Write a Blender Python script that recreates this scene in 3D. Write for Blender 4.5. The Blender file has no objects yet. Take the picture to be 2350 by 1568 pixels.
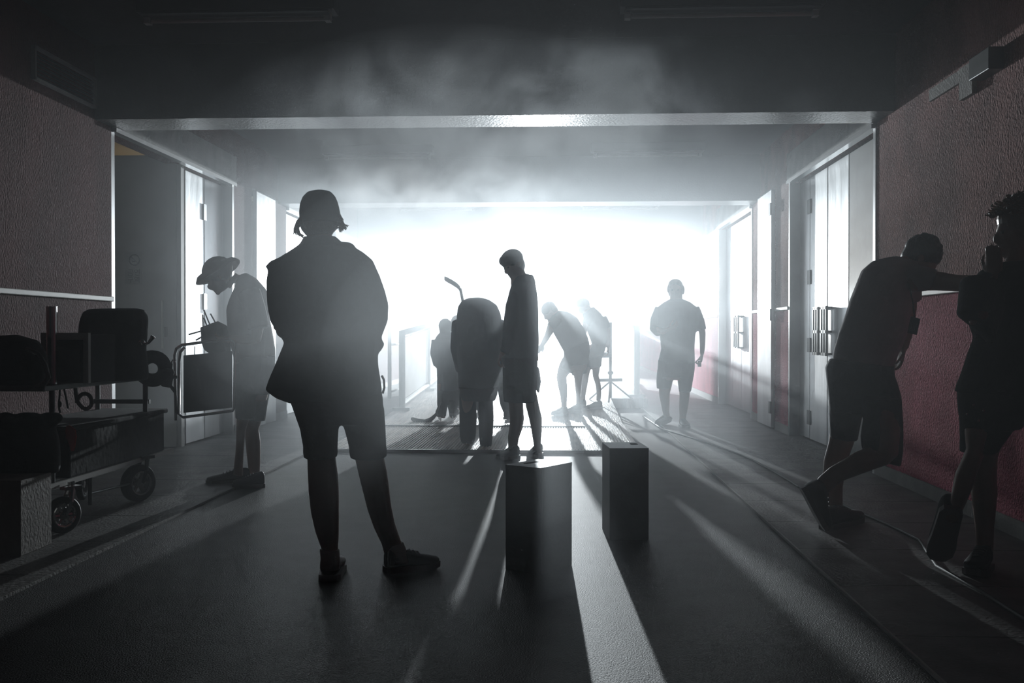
import bpy, bmesh, math, random
from mathutils import Vector, Matrix
random.seed(7)
S = bpy.context.scene
C = S.collection
V = Vector
# ---------------------------------------------------------------- camera
F = 2285.0; H = 1.15
YAW = math.atan(110 / F); PIT = -math.atan(19 / F)
cd = bpy.data.cameras.new('camera'); cam = bpy.data.objects.new('camera', cd); C.objects.link(cam)
cam.location = (0, 0, H)
cam.rotation_euler = (math.pi / 2 + PIT, 0, YAW)
cd.sensor_width = 36; cd.lens = 36 * F / 2350; cd.clip_start = .05; cd.clip_end = 200
S.camera = cam
# ---------------------------------------------------------------- light, exposure
S.view_settings.view_transform = 'Standard'; S.view_settings.look = 'None'
S.view_settings.gamma = 1.0; S.view_settings.exposure = 0.0
w = bpy.data.worlds.new('world'); S.world = w; w.use_nodes = True
w.node_tree.nodes['Background'].inputs[0].default_value = (.55, .62, .75, 1)
w.node_tree.nodes['Background'].inputs[1].default_value = .006
w.cycles.sampling_method = 'NONE'
S.cycles.use_denoising = True; S.cycles.use_adaptive_sampling = True; S.cycles.adaptive_threshold = .065; S.cycles.adaptive_min_samples = 20
S.cycles.max_bounces = 5; S.cycles.diffuse_bounces = 2; S.cycles.glossy_bounces = 2
S.cycles.transparent_max_bounces = 64; S.cycles.volume_bounces = 1; S.cycles.transmission_bounces = 2
S.cycles.volume_step_rate = 1.0; S.cycles.volume_max_steps = 128
S.cycles.sample_clamp_indirect = 4.0
LAMP = V((-.70, 31.0, 2.70))
def spot(name, loc, aim, power, col, cone, radius, blend=.6):
    d = bpy.data.lights.new(name, 'SPOT'); d.energy = power; d.color = col
    d.spot_size = math.radians(cone); d.spot_blend = blend; d.shadow_soft_size = radius
    o = bpy.data.objects.new(name, d); C.objects.link(o); o.location = loc
    o.rotation_euler = (V(aim) - V(loc)).to_track_quat('-Z', 'Y').to_euler(); return o
spot('film_lamp_light', LAMP + V((0, -.25, 0)), (-.5, 0, 1.3), 25000, (.82, .93, 1.0), 70, .10)

R3 = cam.rotation_euler.to_matrix()
def ray(px, py): return R3 @ V(((px - 1175) / F, -(py - 784) / F, -1))
CC = V((0, 0, H))
def PY(px, py, y): d = ray(px, py); return CC + d * (y / d.y)
def PX(px, py, x): d = ray(px, py); return CC + d * (x / d.x)
def PZ(px, py, z): d = ray(px, py); return CC + d * ((z - H) / d.z)

# ---------------------------------------------------------------- materials
def mat(name, col, rough=.7, metal=0., var=0., vscale=6., bump=0., bscale=60., spec=.5, stretch=None, col2=None, bdist=.01, sheen=0):
    m = bpy.data.materials.new(name); m.use_nodes = True; nt = m.node_tree; n = nt.nodes; b = n['Principled BSDF']
    b.inputs['Base Color'].default_value = (*col, 1); b.inputs['Roughness'].default_value = rough
    b.inputs['Metallic'].default_value = metal; b.inputs['Specular IOR Level'].default_value = spec
    if sheen: b.inputs['Sheen Weight'].default_value = sheen
    tc = n.new('ShaderNodeTexCoord'); mp = n.new('ShaderNodeMapping'); nt.links.new(tc.outputs['Object'], mp.inputs[0])
    if stretch: mp.inputs['Scale'].default_value = stretch
    if var or col2:
        t = n.new('ShaderNodeTexNoise'); t.inputs['Scale'].default_value = vscale; t.inputs['Detail'].default_value = 6
        nt.links.new(mp.outputs[0], t.inputs[0])
        mx = n.new('ShaderNodeMix'); mx.data_type = 'RGBA'
        c2 = col2 or tuple(max(0, c * (1 - var)) for c in col); c1 = col if col2 else tuple(min(1, c * (1 + var)) for c in col)
        mx.inputs[6].default_value = (*c1, 1); mx.inputs[7].default_value = (*c2, 1)
        mr = n.new('ShaderNodeMapRange'); mr.inputs[1].default_value = .38; mr.inputs[2].default_value = .62
        nt.links.new(t.outputs[0], mr.inputs[0]); nt.links.new(mr.outputs[0], mx.inputs[0]); nt.links.new(mx.outputs[2], b.inputs['Base Color'])
    if bump:
        t = n.new('ShaderNodeTexNoise'); t.inputs['Scale'].default_value = bscale; t.inputs['Detail'].default_value = 4
        nt.links.new(mp.outputs[0], t.inputs[0]); bp = n.new('ShaderNodeBump'); bp.inputs['Strength'].default_value = bump
        bp.inputs['Distance'].default_value = bdist; nt.links.new(t.outputs[0], bp.inputs['Height']); nt.links.new(bp.outputs[0], b.inputs['Normal'])
    return m
M = dict(
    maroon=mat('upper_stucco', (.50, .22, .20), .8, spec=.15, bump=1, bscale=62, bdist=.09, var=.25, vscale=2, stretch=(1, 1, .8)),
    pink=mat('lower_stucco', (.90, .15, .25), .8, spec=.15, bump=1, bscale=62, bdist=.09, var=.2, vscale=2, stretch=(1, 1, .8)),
    maroon_shaded=mat('upper_stucco_shaded', (.13, .045, .045), .8, spec=.1, bump=1, bscale=75, bdist=.02, var=.2, vscale=2, stretch=(1, 1, .6)),  # maroon darkened: weaker lamp light on the left wall put into the colour
    maroon_shaded_low=mat('lower_stucco_shaded', (.11, .04, .04), .8, spec=.1, bump=1, bscale=75, bdist=.02, var=.2, vscale=2, stretch=(1, 1, .6)),  # lower left half, maroon with the same shade put into its colour
    concrete=mat('concrete', (.30, .30, .29), .75, var=.2, vscale=3, bump=.4, bscale=50),
    ceil=mat('ceiling_paint', (.075, .075, .075), .8, var=.1, vscale=2, bump=.3, bscale=60),
    beam=mat('beam_paint', (.055, .053, .05), .33, var=.12, vscale=3, bump=.6, bscale=45, spec=.18),
    asphalt=mat('worn_floor', (.018, .018, .0185), .55, var=.35, vscale=5, bump=.8, bscale=150, bdist=.008, spec=.32),
    metal=mat('brushed_metal', (.62, .64, .65), .38, .85, var=.12, vscale=3, bump=.25, bscale=3, bdist=.05, stretch=(1, 1, .3)),
    darkmetal=mat('dark_metal', (.10, .11, .11), .4, .7, var=.2),
    steel=mat('steel_edge', (.7, .7, .7), .3, .9),
    chrome=mat('chrome', (.75, .75, .75), .15, 1.0),
    panel=mat('grey_panel', (.48, .48, .46), .6, var=.08, vscale=2),
    leaf=mat('dark_leaf', (.13, .14, .14), .5, var=.1),
    yellow=mat('warm_lit_ceiling', (.50, .42, .26), .8),  # the side room's warm light is put into this colour
    rail=mat('pale_rail', (.72, .70, .66), .5),
    white=mat('white_board', (.80, .79, .76), .5, var=.08, vscale=3),
    wood=mat('ramp_deck', (.55, .47, .42), .45, var=.3, vscale=3, stretch=(6, .6, 1), bump=.6, bscale=12),
    rubber=mat('rubber', (.03, .03, .03), .6),
    black=mat('black_cloth', (.022, .024, .026), .9, bump=.4, bscale=25, var=.2),
    navy=mat('dark_cloth', (.030, .034, .040), .85, bump=.5, bscale=14, bdist=.02, var=.2),
    grey=mat('grey_cloth', (.42, .40, .40), .9, bump=.5, bscale=12, bdist=.02, var=.1),
    teal=mat('teal_cloth', (.03, .055, .055), .9, bump=.4, bscale=14, bdist=.02, var=.2),
    skin=mat('skin', (.33, .19, .14), .5, var=.08, vscale=8),
    hair=mat('dark_hair', (.03, .02, .015), .45, bump=1, bscale=50, stretch=(1, 1, .3)),
    redhair=mat('brown_hair', (.12, .05, .025), .45, bump=1, bscale=50),
    shoe=mat('dark_shoe', (.035, .033, .035), .6, bump=.3, bscale=40),
    sole=mat('shoe_sole', (.16, .15, .15), .6),
    sock=mat('pale_sock', (.55, .54, .52), .9),
    jersey=mat('jersey', (.07, .09, .10), .85, bump=.5, bscale=8, bdist=.03, var=.2),
    eye=mat('eye', (.08, .07, .06), .2),
    red=mat('red_cloth', (.85, .06, .05), .8),
    blackbox=mat('black_painted_wood', (.028, .030, .032), .45, var=.2, vscale=12, bump=.15),
    woodbox=mat('worn_grey_wood', (.26, .24, .22), .7, var=.2, bump=.3),
    case=mat('case_shell', (.028, .028, .03), .85, var=.1),
    tube_off=mat('unlit_tube', (.75, .76, .75), .2),
    fixture=mat('fixture_paint', (.10, .11, .12), .35),
)

# ---------------------------------------------------------------- mesh helpers
def link(name, me, m=None, parent=None):
    o = bpy.data.objects.new(name, me); C.objects.link(o)
    if m: me.materials.append(m)
    if parent: o.parent = parent; o.matrix_parent_inverse = Matrix.Translation(parent.location).inverted()
    return o
def empty(name, loc=(0, 0, 0)):
    o = bpy.data.objects.new(name, None); C.objects.link(o); o.location = loc; o.empty_display_size = .1; return o
def tag(o, label=None, cat=None, group=None, kind=None):
    if label: o['label'] = label
    if cat: o['category'] = cat
    if group: o['group'] = group
    if kind: o['kind'] = kind
    return o
class MB:
    def __init__(s): s.v = []; s.f = []; s.smooth = False
    def box(s, a, b, M4=None):
        (x0, y0, z0), (x1, y1, z1) = a, b; k = len(s.v)
        vs = [V(p) for p in ((x0, y0, z0), (x1, y0, z0), (x1, y1, z0), (x0, y1, z0), (x0, y0, z1), (x1, y0, z1), (x1, y1, z1), (x0, y1, z1))]
        if M4: vs = [M4 @ v for v in vs]
        s.v += vs; s.f += [tuple(k + i for i in q) for q in ((0, 3, 2, 1), (4, 5, 6, 7), (0, 1, 5, 4), (1, 2, 6, 5), (2, 3, 7, 6), (3, 0, 4, 7))]; return s
    def rings(s, rings, cap=True):
        k = len(s.v); n = len(rings[0])
        for r in rings: s.v += r
        for i in range(len(rings) - 1):
            for j in range(n):
                a = k + i * n + j; b = k + i * n + (j + 1) % n
                s.f.append((a, b, b + n, a + n))
        if cap:
            for e, r in ((0, rings[0]), (len(rings) - 1, rings[-1])):
                c = len(s.v); s.v.append(sum(r, V()) / n)
                for j in range(n):
                    a = k + e * n + j; b = k + e * n + (j + 1) % n
                    s.f.append((b, a, c) if e == 0 else (a, b, c))
        return s
    def tube(s, pts, rad, n=10, cap=True):
        pts = [V(p) for p in pts]
        if not hasattr(rad, '__len__'): rad = [rad] * len(pts)
        rr = []; pu = None
        for i, p in enumerate(pts):
            t = (pts[min(i + 1, len(pts) - 1)] - pts[max(i - 1, 0)]).normalized()
            if pu is None: pu = t.orthogonal().normalized()
            u = (pu - t * pu.dot(t)).normalized(); w_ = t.cross(u); pu = u
            rr.append([p + u * math.cos(a) * rad[i] + w_ * math.sin(a) * rad[i] for a in (2 * math.pi * j / n for j in range(n))])
        return s.rings(rr, cap)
    def ell(s, c, ax, n=14, m=8):
        """ellipsoid: centre and three axis vectors"""
        c = V(c); a, b, d = ax; rr = []
        for i in range(1, m):
            t = math.pi * i / m
            rr.append([c + a * math.sin(t) * math.cos(p) + b * math.sin(t) * math.sin(p) + d * math.cos(t) for p in (2 * math.pi * j / n for j in range(n))])
        k = len(s.v); s.rings(rr, False); top = len(s.v); s.v += [c + d, c - d]
        for j in range(n):
            s.f.append((k + (j + 1) % n, k + j, top)); q = k + (m - 2) * n; s.f.append((q + j, q + (j + 1) % n, top + 1))
        return s
    def cyl(s, a, b, r, n=16): return s.tube([a, b], r, n)
    def build(s, name, m, parent=None, vox=0, smooth=None, bevel=0, it=3, sub=0):
        me = bpy.data.meshes.new(name); me.from_pydata([tuple(v) for v in s.v], [], s.f); me.update()
        bmm = bmesh.new(); bmm.from_mesh(me); bmesh.ops.recalc_face_normals(bmm, faces=bmm.faces); bmm.to_mesh(me); bmm.free()
        o = link(name, me, m, parent)
        if vox:
            r = o.modifiers.new('r', 'REMESH'); r.mode = 'VOXEL'; r.voxel_size = vox; r.use_smooth_shade = True
            q = o.modifiers.new('s', 'SMOOTH'); q.iterations = it; q.factor = .5
        if smooth:
            for p in me.polygons: p.use_smooth = True
        if bevel:
            q = o.modifiers.new('b', 'BEVEL'); q.width = bevel; q.segments = 2; q.limit_method = 'ANGLE'
        if sub:
            q = o.modifiers.new('u', 'SUBSURF'); q.levels = sub; q.render_levels = sub
        return o
def chords(mb, y, st, ratio=.6, n=20, y2=None, dy=0):
    """loft over stations (ax,ay,bx,by[,half-depth]) read off at distance y (going to y2); an ellipse round each chord"""
    rr = []; N = len(st)
    for i, q in enumerate(st):
        yy = y + dy if y2 is None else y + (y2 - y) * i / (N - 1)
        if len(q) > 5: yy += q[5]
        A = PY(q[0], q[1], yy); B = PY(q[2], q[3], yy); c = (A + B) / 2; u = (B - A) / 2
        d = q[4] if len(q) > 4 and q[4] else u.length * ratio
        vd = V((c.x, c.y, 0)).normalized() * d
        rr.append([c + u * math.cos(a) + vd * math.sin(a) for a in (2 * math.pi * j / n for j in range(n))])
    return mb.rings(rr)
def shrink(st, k=.9):
    out = []
    for q in st:
        cx, cy = (q[0] + q[2]) / 2, (q[1] + q[3]) / 2
        out.append((cx + (q[0] - cx) * k, cy + (q[1] - cy) * k, cx + (q[2] - cx) * k, cy + (q[3] - cy) * k, *( [q[4] * k] if len(q) > 4 and q[4] else []), *q[5:]))
    return out
def struct(name, mb, m, **k): return tag(mb.build(name, m, **k), kind='structure')

# ================================================================ SETTING
XL, XR = -3.68, 2.55
YN, YF = -1.0, 34.0
ZB, ZC, RAILZ = 2.84, 3.43, 1.43
DL = (8.02, 11.1); DR = (8.17, 11.22)        # door openings in the second bay
D3L = (13.25, 16.2); D3R = (13.35, 16.15)    # and in the third

# floor: three strips
struct('floor', MB().box((-2.4, YN, -.1), (1.25, YF, 0)), M['asphalt'])
pav = mat('paver', (.19, .185, .18), .6, var=.2, vscale=4, bump=.4, bscale=60)
nt = pav.node_tree; n = nt.nodes
bk = n.new('ShaderNodeTexBrick'); bk.inputs['Scale'].default_value = 1.0; bk.inputs['Brick Width'].default_value = 30; bk.inputs['Row Height'].default_value = .76
bk.inputs['Mortar Size'].default_value = .009; bk.inputs['Color1'].default_value = (1, 1, 1, 1); bk.inputs['Color2'].default_value = (.85, .85, .85, 1); bk.inputs['Mortar'].default_value = (.12, .12, .12, 1)
tc = n.new('ShaderNodeTexCoord'); nt.links.new(tc.outputs['Object'], bk.inputs['Vector'])
mx = n.new('ShaderNodeMix'); mx.data_type = 'RGBA'; mx.blend_type = 'MULTIPLY'; mx.inputs[0].default_value = 1
b = n['Principled BSDF']; src = b.inputs['Base Color'].links[0].from_socket
nt.links.new(src, mx.inputs[6]); nt.links.new(bk.outputs[0], mx.inputs[7]); nt.links.new(mx.outputs[2], b.inputs['Base Color'])
struct('floor_pavers_left', MB().box((-5.6, YN, -.1), (-2.4, YF, .012)), pav)
struct('floor_pavers_right', MB().box((1.25, YN, -.1), (4.4, YF, .012)), pav)
struct('trim_1', MB().box((1.246, YN, -.05), (1.256, YF, .0145)), M['panel'])
struct('trim_2', MB().box((-2.404, YN, -.05), (-2.397, YF, .0135)), M['concrete'])
struct('ceiling', MB().box((-5.6, YN, ZC), (4.4, YF, ZC + .15)), M['ceil'])
struct('wall_back', MB().box((-5.6, YF, 0), (4.4, YF + .2, 3.6)), M['white'])

def wall(name, x0, x1, segs, xin):
    up = MB(); lo = MB(); bs = MB(); rl = MB()
    s = 1 if xin == x0 else -1                # inner face
    for (a, b_, z0) in segs:
        if z0 == 0:
            lo.box((x0, a, .10), (x1, b_, RAILZ)); up.box((x0, a, RAILZ), (x1, b_, ZC))
            bx = (xin - .012, xin) if xin == x0 else (xin, xin + .012)
            bs.box((bx[0], a, .01), (bx[1], b_, .11))
            rx = (xin - .022, xin) if xin == x0 else (xin, xin + .022)
            rl.box((rx[0], a, RAILZ - .02), (rx[1], b_, RAILZ + .02))
            lo.box((x0, a, 0), (x1, b_, .10))
        else: up.box((x0, a, z0), (x1, b_, ZC))
    struct(name, up, M['maroon'] if xin > 0 else M['maroon_shaded']); struct(name + '_lower', lo, M['pink'] if xin > 0 else M['maroon_shaded_low'])
    struct('baseboard_' + name[5:], bs, M['concrete']); return rl
HL = 2.84
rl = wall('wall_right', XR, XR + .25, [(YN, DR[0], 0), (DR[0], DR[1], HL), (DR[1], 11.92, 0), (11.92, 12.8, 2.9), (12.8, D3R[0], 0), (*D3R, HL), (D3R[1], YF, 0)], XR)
struct('trim_3', rl, M['rail'], bevel=.006)
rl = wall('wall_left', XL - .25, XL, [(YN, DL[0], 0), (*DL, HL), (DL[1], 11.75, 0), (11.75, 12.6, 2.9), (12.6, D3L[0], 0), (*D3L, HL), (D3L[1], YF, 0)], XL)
struct('trim_4', rl, M['rail'], bevel=.006)
# concrete lintels above the openings
for k, (x, ys) in enumerate(((XR - .03, DR), (XL - .02, DL), (XR - .03, D3R), (XL - .02, D3L))):
    struct('trim_%d' % (5 + k), MB().box((x, ys[0], HL), (x + .05, ys[1], HL + .30)), M['concrete'])
    struct('trim_%d' % (9 + k), MB().box((x - .01, ys[0] + .01, HL - .035), (x + .06, ys[1] - .01, HL)), M['steel'])
# beams
for k, y in enumerate((7.72, 12.85, 18.0, 23.2, 28.3)):
    struct('ceiling_beam_%d' % (k + 1), MB().box((XL, y, ZB + .002), (XR, y + .45, ZC)), M['beam'], bevel=.008)
# jambs
for k, (x, y) in enumerate(((XR, DR[0]), (XR, DR[1] - .06), (XL - .25, DL[0]), (XL - .25, DL[1] - .06), (XR, D3R[0]), (XR, D3R[1] - .06))):
    struct('trim_%d' % (13 + k), MB().box((x - (.01 if x > 0 else 0), y, .012), (x + .25, y + .06, HL - .03)), M['steel'] if k != 1 else M['darkmetal'])  # far right jamb darker: shade of the door recess put into its metal
struct('wall_alcove_left', MB().box((-5.6, 9.78, 0), (XL - .1, 9.86, 2.93)), M['panel'])
struct('wall_alcove_left_far', MB().box((-5.6, 14.6, 0), (XL - .26, 14.7, ZC)), M['panel'])
struct('wall_alcove_left_side', MB().box((-5.6, YN, 0), (-5.4, YF, ZC)), M['panel'])
struct('ceiling_alcove_left', MB().box((-5.4, 7.6, 3.1), (XL - .26, 14.5, 3.16)), M['yellow'])
struct('wall_alcove_right_side', MB().box((4.2, YN, 0), (4.4, YF, ZC)), M['panel'])
struct('wall_alcove_left_near', MB().box((-5.4, 7.5, 0), (XL - .26, 7.6, ZC)), M['panel'])
struct('wall_alcove_right_near', MB().box((XR + .26, 7.5, 0), (4.2, 7.6, ZC)), M['panel'])

rl_ = bpy.data.lights.new('side_room_light', 'POINT'); rl_.energy = 3.2; rl_.color = (1, .78, .45); rl_.shadow_soft_size = .08
o = bpy.data.objects.new('side_room_light', rl_); C.objects.link(o); o.location = (-4.5, 10.7, 2.3)
# ---------------------------------------------------------------- doors
def leaf(name, x0, x1, y0, y1, m, z0=.03, z1=HL - .04, hinges=(), hx=None, rot=0):
    e = empty(name, (x0, y0, 0)); tag(e, kind='structure')
    b_ = MB().box((x0, y0, z0), (x1, y1, z1)); o = b_.build('door_leaf', m, e, bevel=.004)
    for z in hinges:
        MB().box((hx - .012, y0 - .04, z), (hx + .012, y0 + .05, z + .14)).build('hinge', M['darkmetal'], e)
    if rot:
        e.rotation_euler = (0, 0, rot)
    return e
XD = XR + .10
leaf('door_1', XD, XD + .05, 10.72, 11.15, M['metal'])
leaf('door_2', XD, XD + .05, 10.03, 10.705, M['metal'])
for z in (2.42, 1.67, .95, .18):
    MB().box((XD - .014, 10.66, z), (XD, 10.78, z + .15)).build('hinge', M['darkmetal'], bpy.data.objects['door_2'])
leaf('door_3', XD, XD + .05, 9.30, 10.0, M['metal'])
e = leaf('door_4', XD, XD + .05, 8.35, 9.28, M['leaf'])  # dark colour stands in for a leaf that catches no light
# pull-handle cages on the meeting stiles
for par, yc in (('door_2', 10.17), ('door_3', 9.86)):
    e = bpy.data.objects[par]; b_ = MB()
    for yy in (yc - .085, yc, yc + .085): b_.box((XD - .085, yy - .012, .93), (XD - .06, yy + .012, 1.41))
    for z in (.93, 1.15, 1.385): b_.box((XD - .085, yc - .1, z), (XD - .06, yc + .1, z + .03)).cyl((XD - .07, yc, z + .015), (XD, yc, z + .015), .011)
    b_.build('pull_handle', M['darkmetal'], e)
# metal leaf folded flat against the wall
e = leaf('door_5', XR - .05, XR - .005, 11.94, 12.76, M['metal'], z1=2.86, hinges=(2.55, 1.3, .2), hx=XR - .06)
leaf('door_6', XL + .005, XL + .05, 11.78, 12.58, M['metal'], z1=2.86)
# third bay right
for k, (a, b2) in enumerate(((13.42, 14.0), (14.02, 14.7), (14.72, 15.4), (15.42, 16.08))):
    leaf('door_%d' % (7 + k), XD, XD + .05, a, b2, M['metal'])
for par, yc in (('door_8', 14.6), ('door_9', 14.82)):
    b_ = MB()
    for yy in (yc - .06, yc + .06): b_.box((XD - .085, yy - .012, .93), (XD - .06, yy + .012, 1.41))
    for z in (.93, 1.15, 1.385): b_.box((XD - .085, yc - .07, z), (XD - .001, yc + .07, z + .02))
    b_.build('pull_handle', M['darkmetal'], bpy.data.objects[par])
# left doors
XE = XL - .10
leaf('door_11', XE - .05, XE, 9.90, 10.42, M['metal'])
leaf('door_12', XE - .05, XE, 10.44, 11.03, M['metal'])
for z in (2.35, 1.4, .4):
    MB().box((XE, 10.39, z), (XE + .014, 10.47, z + .17)).build('hinge', M['steel'], bpy.data.objects['door_12'])
for k, (a, b2) in enumerate(((13.32, 14.6), (14.62, 16.13))):
    leaf('door_%d' % (13 + k), XE - .05, XE, a, b2, M['metal'])
# full-height door panel in the alcove with a pale strip painted as a lit gap and lever
e = empty('door_15', (-4.1, 9.7, 0)); tag(e, kind='structure')
yq = 9.74
a_ = PY(372, 690, yq); b2_ = PY(374, 800, yq)
MB().box((-5.3, 9.745, .02), (XL - .14, 9.775, 2.90)).build('door_leaf', M['panel'], e)
MB().box((a_.x, 9.72, b2_.z), (a_.x + .012, 9.745, a_.z)).build('lit_gap', M['rail'], e)
c_ = PY(381, 762, yq)
MB().box((c_.x, 9.70, c_.z - .05), (c_.x + .015, 9.745, c_.z + .05)).build('lever', M['chrome'], e)
# ---------------------------------------------------------------- no-smoking notice
yq = 9.742
sg = empty('no_smoking_sign', PY(308, 620, yq)); tag(sg, 'faint grey no smoking notice with slashed circle on left alcove door', 'sign')
gl = mat('notice_ink', (.15, .15, .15), .6)
def cpt(px, py, off=0): p = PY(px, py, yq - off); return p
a_ = cpt(288, 578); b2_ = cpt(328, 652)
MB().box((a_.x, yq - .003, b2_.z), (b2_.x, yq, a_.z)).build('notice_board', mat('notice_face', (.43, .435, .42), .55), sg)
c_ = cpt(309, 597); r_ = .052; b_ = MB()
pts = [(c_.x + math.cos(t) * r_, yq - .005, c_.z + math.sin(t) * r_) for t in (2 * math.pi * i / 28 for i in range(29))]
b_.tube(pts, .006, 6)
b_.tube([(c_.x - .034, yq - .005, c_.z + .034), (c_.x + .034, yq - .005, c_.z - .034)], .005, 6)
b_.tube([(c_.x - .025, yq - .005, c_.z - .012), (c_.x + .018, yq - .005, c_.z - .012)], .004, 6)
b_.build('slashed_circle', gl, sg)
def text(s, loc, size, m, parent, name):
    cu = bpy.data.curves.new(name, 'FONT'); cu.body = s; cu.size = size; cu.align_x = 'CENTER'; cu.extrude = .001
    t_ = bpy.data.objects.new(name, cu); C.objects.link(t_)
    me = bpy.data.meshes.new_from_object(t_); bpy.data.objects.remove(t_)
    me.transform(Matrix.Translation(loc) @ Matrix.Rotation(math.pi / 2, 4, 'X')); me.materials.clear()
    return link(name, me, m, parent)
p = cpt(308, 632); text('금연', (p.x, yq - .005, p.z), .075, gl, sg, 'lettering')
p = cpt(308, 648); text('구역', (p.x, yq - .005, p.z), .07, gl, sg, 'lettering')

# ---------------------------------------------------------------- ramp with side barriers
def rz(y): return .03 if y < 12.6 else .03 + (y - 12.6) * .045
rp = empty('ramp', (-.8, 9.5, 0)); tag(rp, 'low timber ramp with ribbed treads down the middle of the hall', 'ramp')
b_ = MB()
def wedge(b_, x0, x1, y0, y1, z0, z1, bot=0):
    k = len(b_.v); b_.v += [V(p) for p in ((x0, y0, bot), (x1, y0, bot), (x1, y1, bot), (x0, y1, bot), (x0, y0, z0), (x1, y0, z0), (x1, y1, z1), (x0, y1, z1))]
    b_.f += [tuple(k + i for i in q) for q in ((0, 3, 2, 1), (4, 5, 6, 7), (0, 1, 5, 4), (1, 2, 6, 5), (2, 3, 7, 6), (3, 0, 4, 7))]
wedge(b_, -2.3, .78, 9.55, 12.58, .022, .03); b_.build('lower_deck', M['wood'], rp)
b_ = MB(); wedge(b_, -2.3, .78, 12.6, 24, .03, rz(24)); b_.build('upper_deck', M['wood'], rp)
b_ = MB(); wedge(b_, .78, 1.34, 15.3, 24, rz(15.3), rz(24)); b_.build('side_kerb', M['wood'], rp)
b_ = MB()
for i in range(100):
    x = -2.28 + i * .0303
    wedge(b_, x, x + .012, 9.6, 12.5, .029, .037, .02)
tag(b_.build('tread_ribs', M['wood'], rp))
MB().box((-2.3, 9.53, 0), (.78, 9.55, .03)).build('steel_lip', M['steel'], rp)
MB().box((-2.3, 11.86, .02), (.3, 11.92, .046)).build('cross_bar', M['darkmetal'], rp)
def barrier(x, ys, lab, group, panel=True):
    e = empty('barrier', (x, ys[0], rz(ys[0]))); tag(e, lab, 'barrier', group)
    for y in ys:
        MB().cyl((x, y, rz(y) - .01), (x, y, rz(y) + 1.10), .045).build('post', M['darkmetal'] if False else M['panel'], e, smooth=False)
        MB().box((x - .12, y - .1, rz(y) - .005), (x + .12, y + .1, rz(y) + .03)).build('foot', M['panel'], e)
    for a, b2 in zip(ys, ys[1:]):
        q = MB(); k = 0
        wedge2 = [V((x - .012, a + .06, rz(a) + .14)), V((x + .012, a + .06, rz(a) + .14)), V((x + .012, b2 - .06, rz(b2) + .14)), V((x - .012, b2 - .06, rz(b2) + .14)),
                  V((x - .012, a + .06, rz(a) + 1.0)), V((x + .012, a + .06, rz(a) + 1.0)), V((x + .012, b2 - .06, rz(b2) + 1.0)), V((x - .012, b2 - .06, rz(b2) + 1.0))]
        q.v = wedge2; q.f = [(0, 3, 2, 1), (4, 5, 6, 7), (0, 1, 5, 4), (1, 2, 6, 5), (2, 3, 7, 6), (3, 0, 4, 7)]
        q.build('banner_panel', M['white'], e)
    MB().tube([(x, y, rz(y) + 1.07) for y in ys], .04, 12).build('handrail', M['rail'], e, smooth=True)
    MB().tube([(x, y, rz(y) + .08) for y in ys], .04, 8).build('bottom_rail', M['panel'], e)
barrier(-2.2, (13.8, 16.5, 19.2, 22), 'waist-high white panelled barrier along the left of ramp', 'ramp barriers')
barrier(1.2, (15.6, 19, 22.4), 'waist-high white panelled barrier along the right of ramp', 'ramp barriers')
fr = empty('steel_frame', (-2.95, 16.5, 0)); tag(fr, 'tall grey tube frame standing behind the left ramp barrier', 'frame')
A0, A1 = PY(894, 732, 17.2), PY(944, 727, 20.0)
b_ = MB().tube([(A0.x, A0.y, .01), (A0.x, A0.y, A0.z), (A1.x, A1.y, A0.z + .03), (A1.x, A1.y, .01)], .035, 8)
b_.build('tube', M['panel'], fr)
MB().tube([(A0.x, A0.y, .95), (A1.x, A1.y, .95)], .02, 6).build('crossbar', M['panel'], fr)
MB().tube([(A0.x, A0.y, .12), (A1.x, A1.y, .12)], .02, 6).build('crossbar', M['panel'], fr)

# ---------------------------------------------------------------- ceiling lights
lab = {0: 'unlit tube light fitting over the near bay, at upper %s', 1: 'unlit tube light fitting between the two big beams, %s side', 2: 'hazy tube light fitting beyond the second beam, %s side'}
for k, (xc, y) in enumerate(((-2.2, 6.72), (1.08, 6.77), (-2.22, 12.06), (1.05, 12.05), (-2.12, 17.2), (1.03, 17.2))):
    e = empty('tube_light', (xc, y, ZC)); tag(e, lab[k // 2] % ('left' if xc < 0 else 'right'), 'ceiling light', 'tube lights on the ceiling')
    MB().box((xc - .68, y - .09, ZC - .10), (xc + .68, y + .09, ZC)).build('housing', M['fixture'], e, bevel=.01)
    q = MB(); q.v = [V(p) for p in ((xc - .64, y - .10, ZC - .12), (xc + .64, y - .10, ZC - .12), (xc + .64, y + .10, ZC - .12), (xc - .64, y + .10, ZC - .12), (xc - .64, y - .05, ZC - .09), (xc + .64, y - .05, ZC - .09), (xc + .64, y + .05, ZC - .09), (xc - .64, y + .05, ZC - .09))]
    q.f = [(0, 3, 2, 1), (4, 5, 6, 7), (0, 1, 5, 4), (1, 2, 6, 5), (2, 3, 7, 6), (3, 0, 4, 7)]; q.build('reflector', M['fixture'], e)
    MB().cyl((xc - .60, y, ZC - .14), (xc + .60, y, ZC - .14), .016, 12).build('tube', M['tube_off'], e, smooth=True)
    for s_ in (-1, 1): MB().box((xc + s_ * .625 - .02, y - .03, ZC - .16), (xc + s_ * .625 + .02, y + .03, ZC - .09)).build('socket', M['tube_off'], e)
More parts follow.
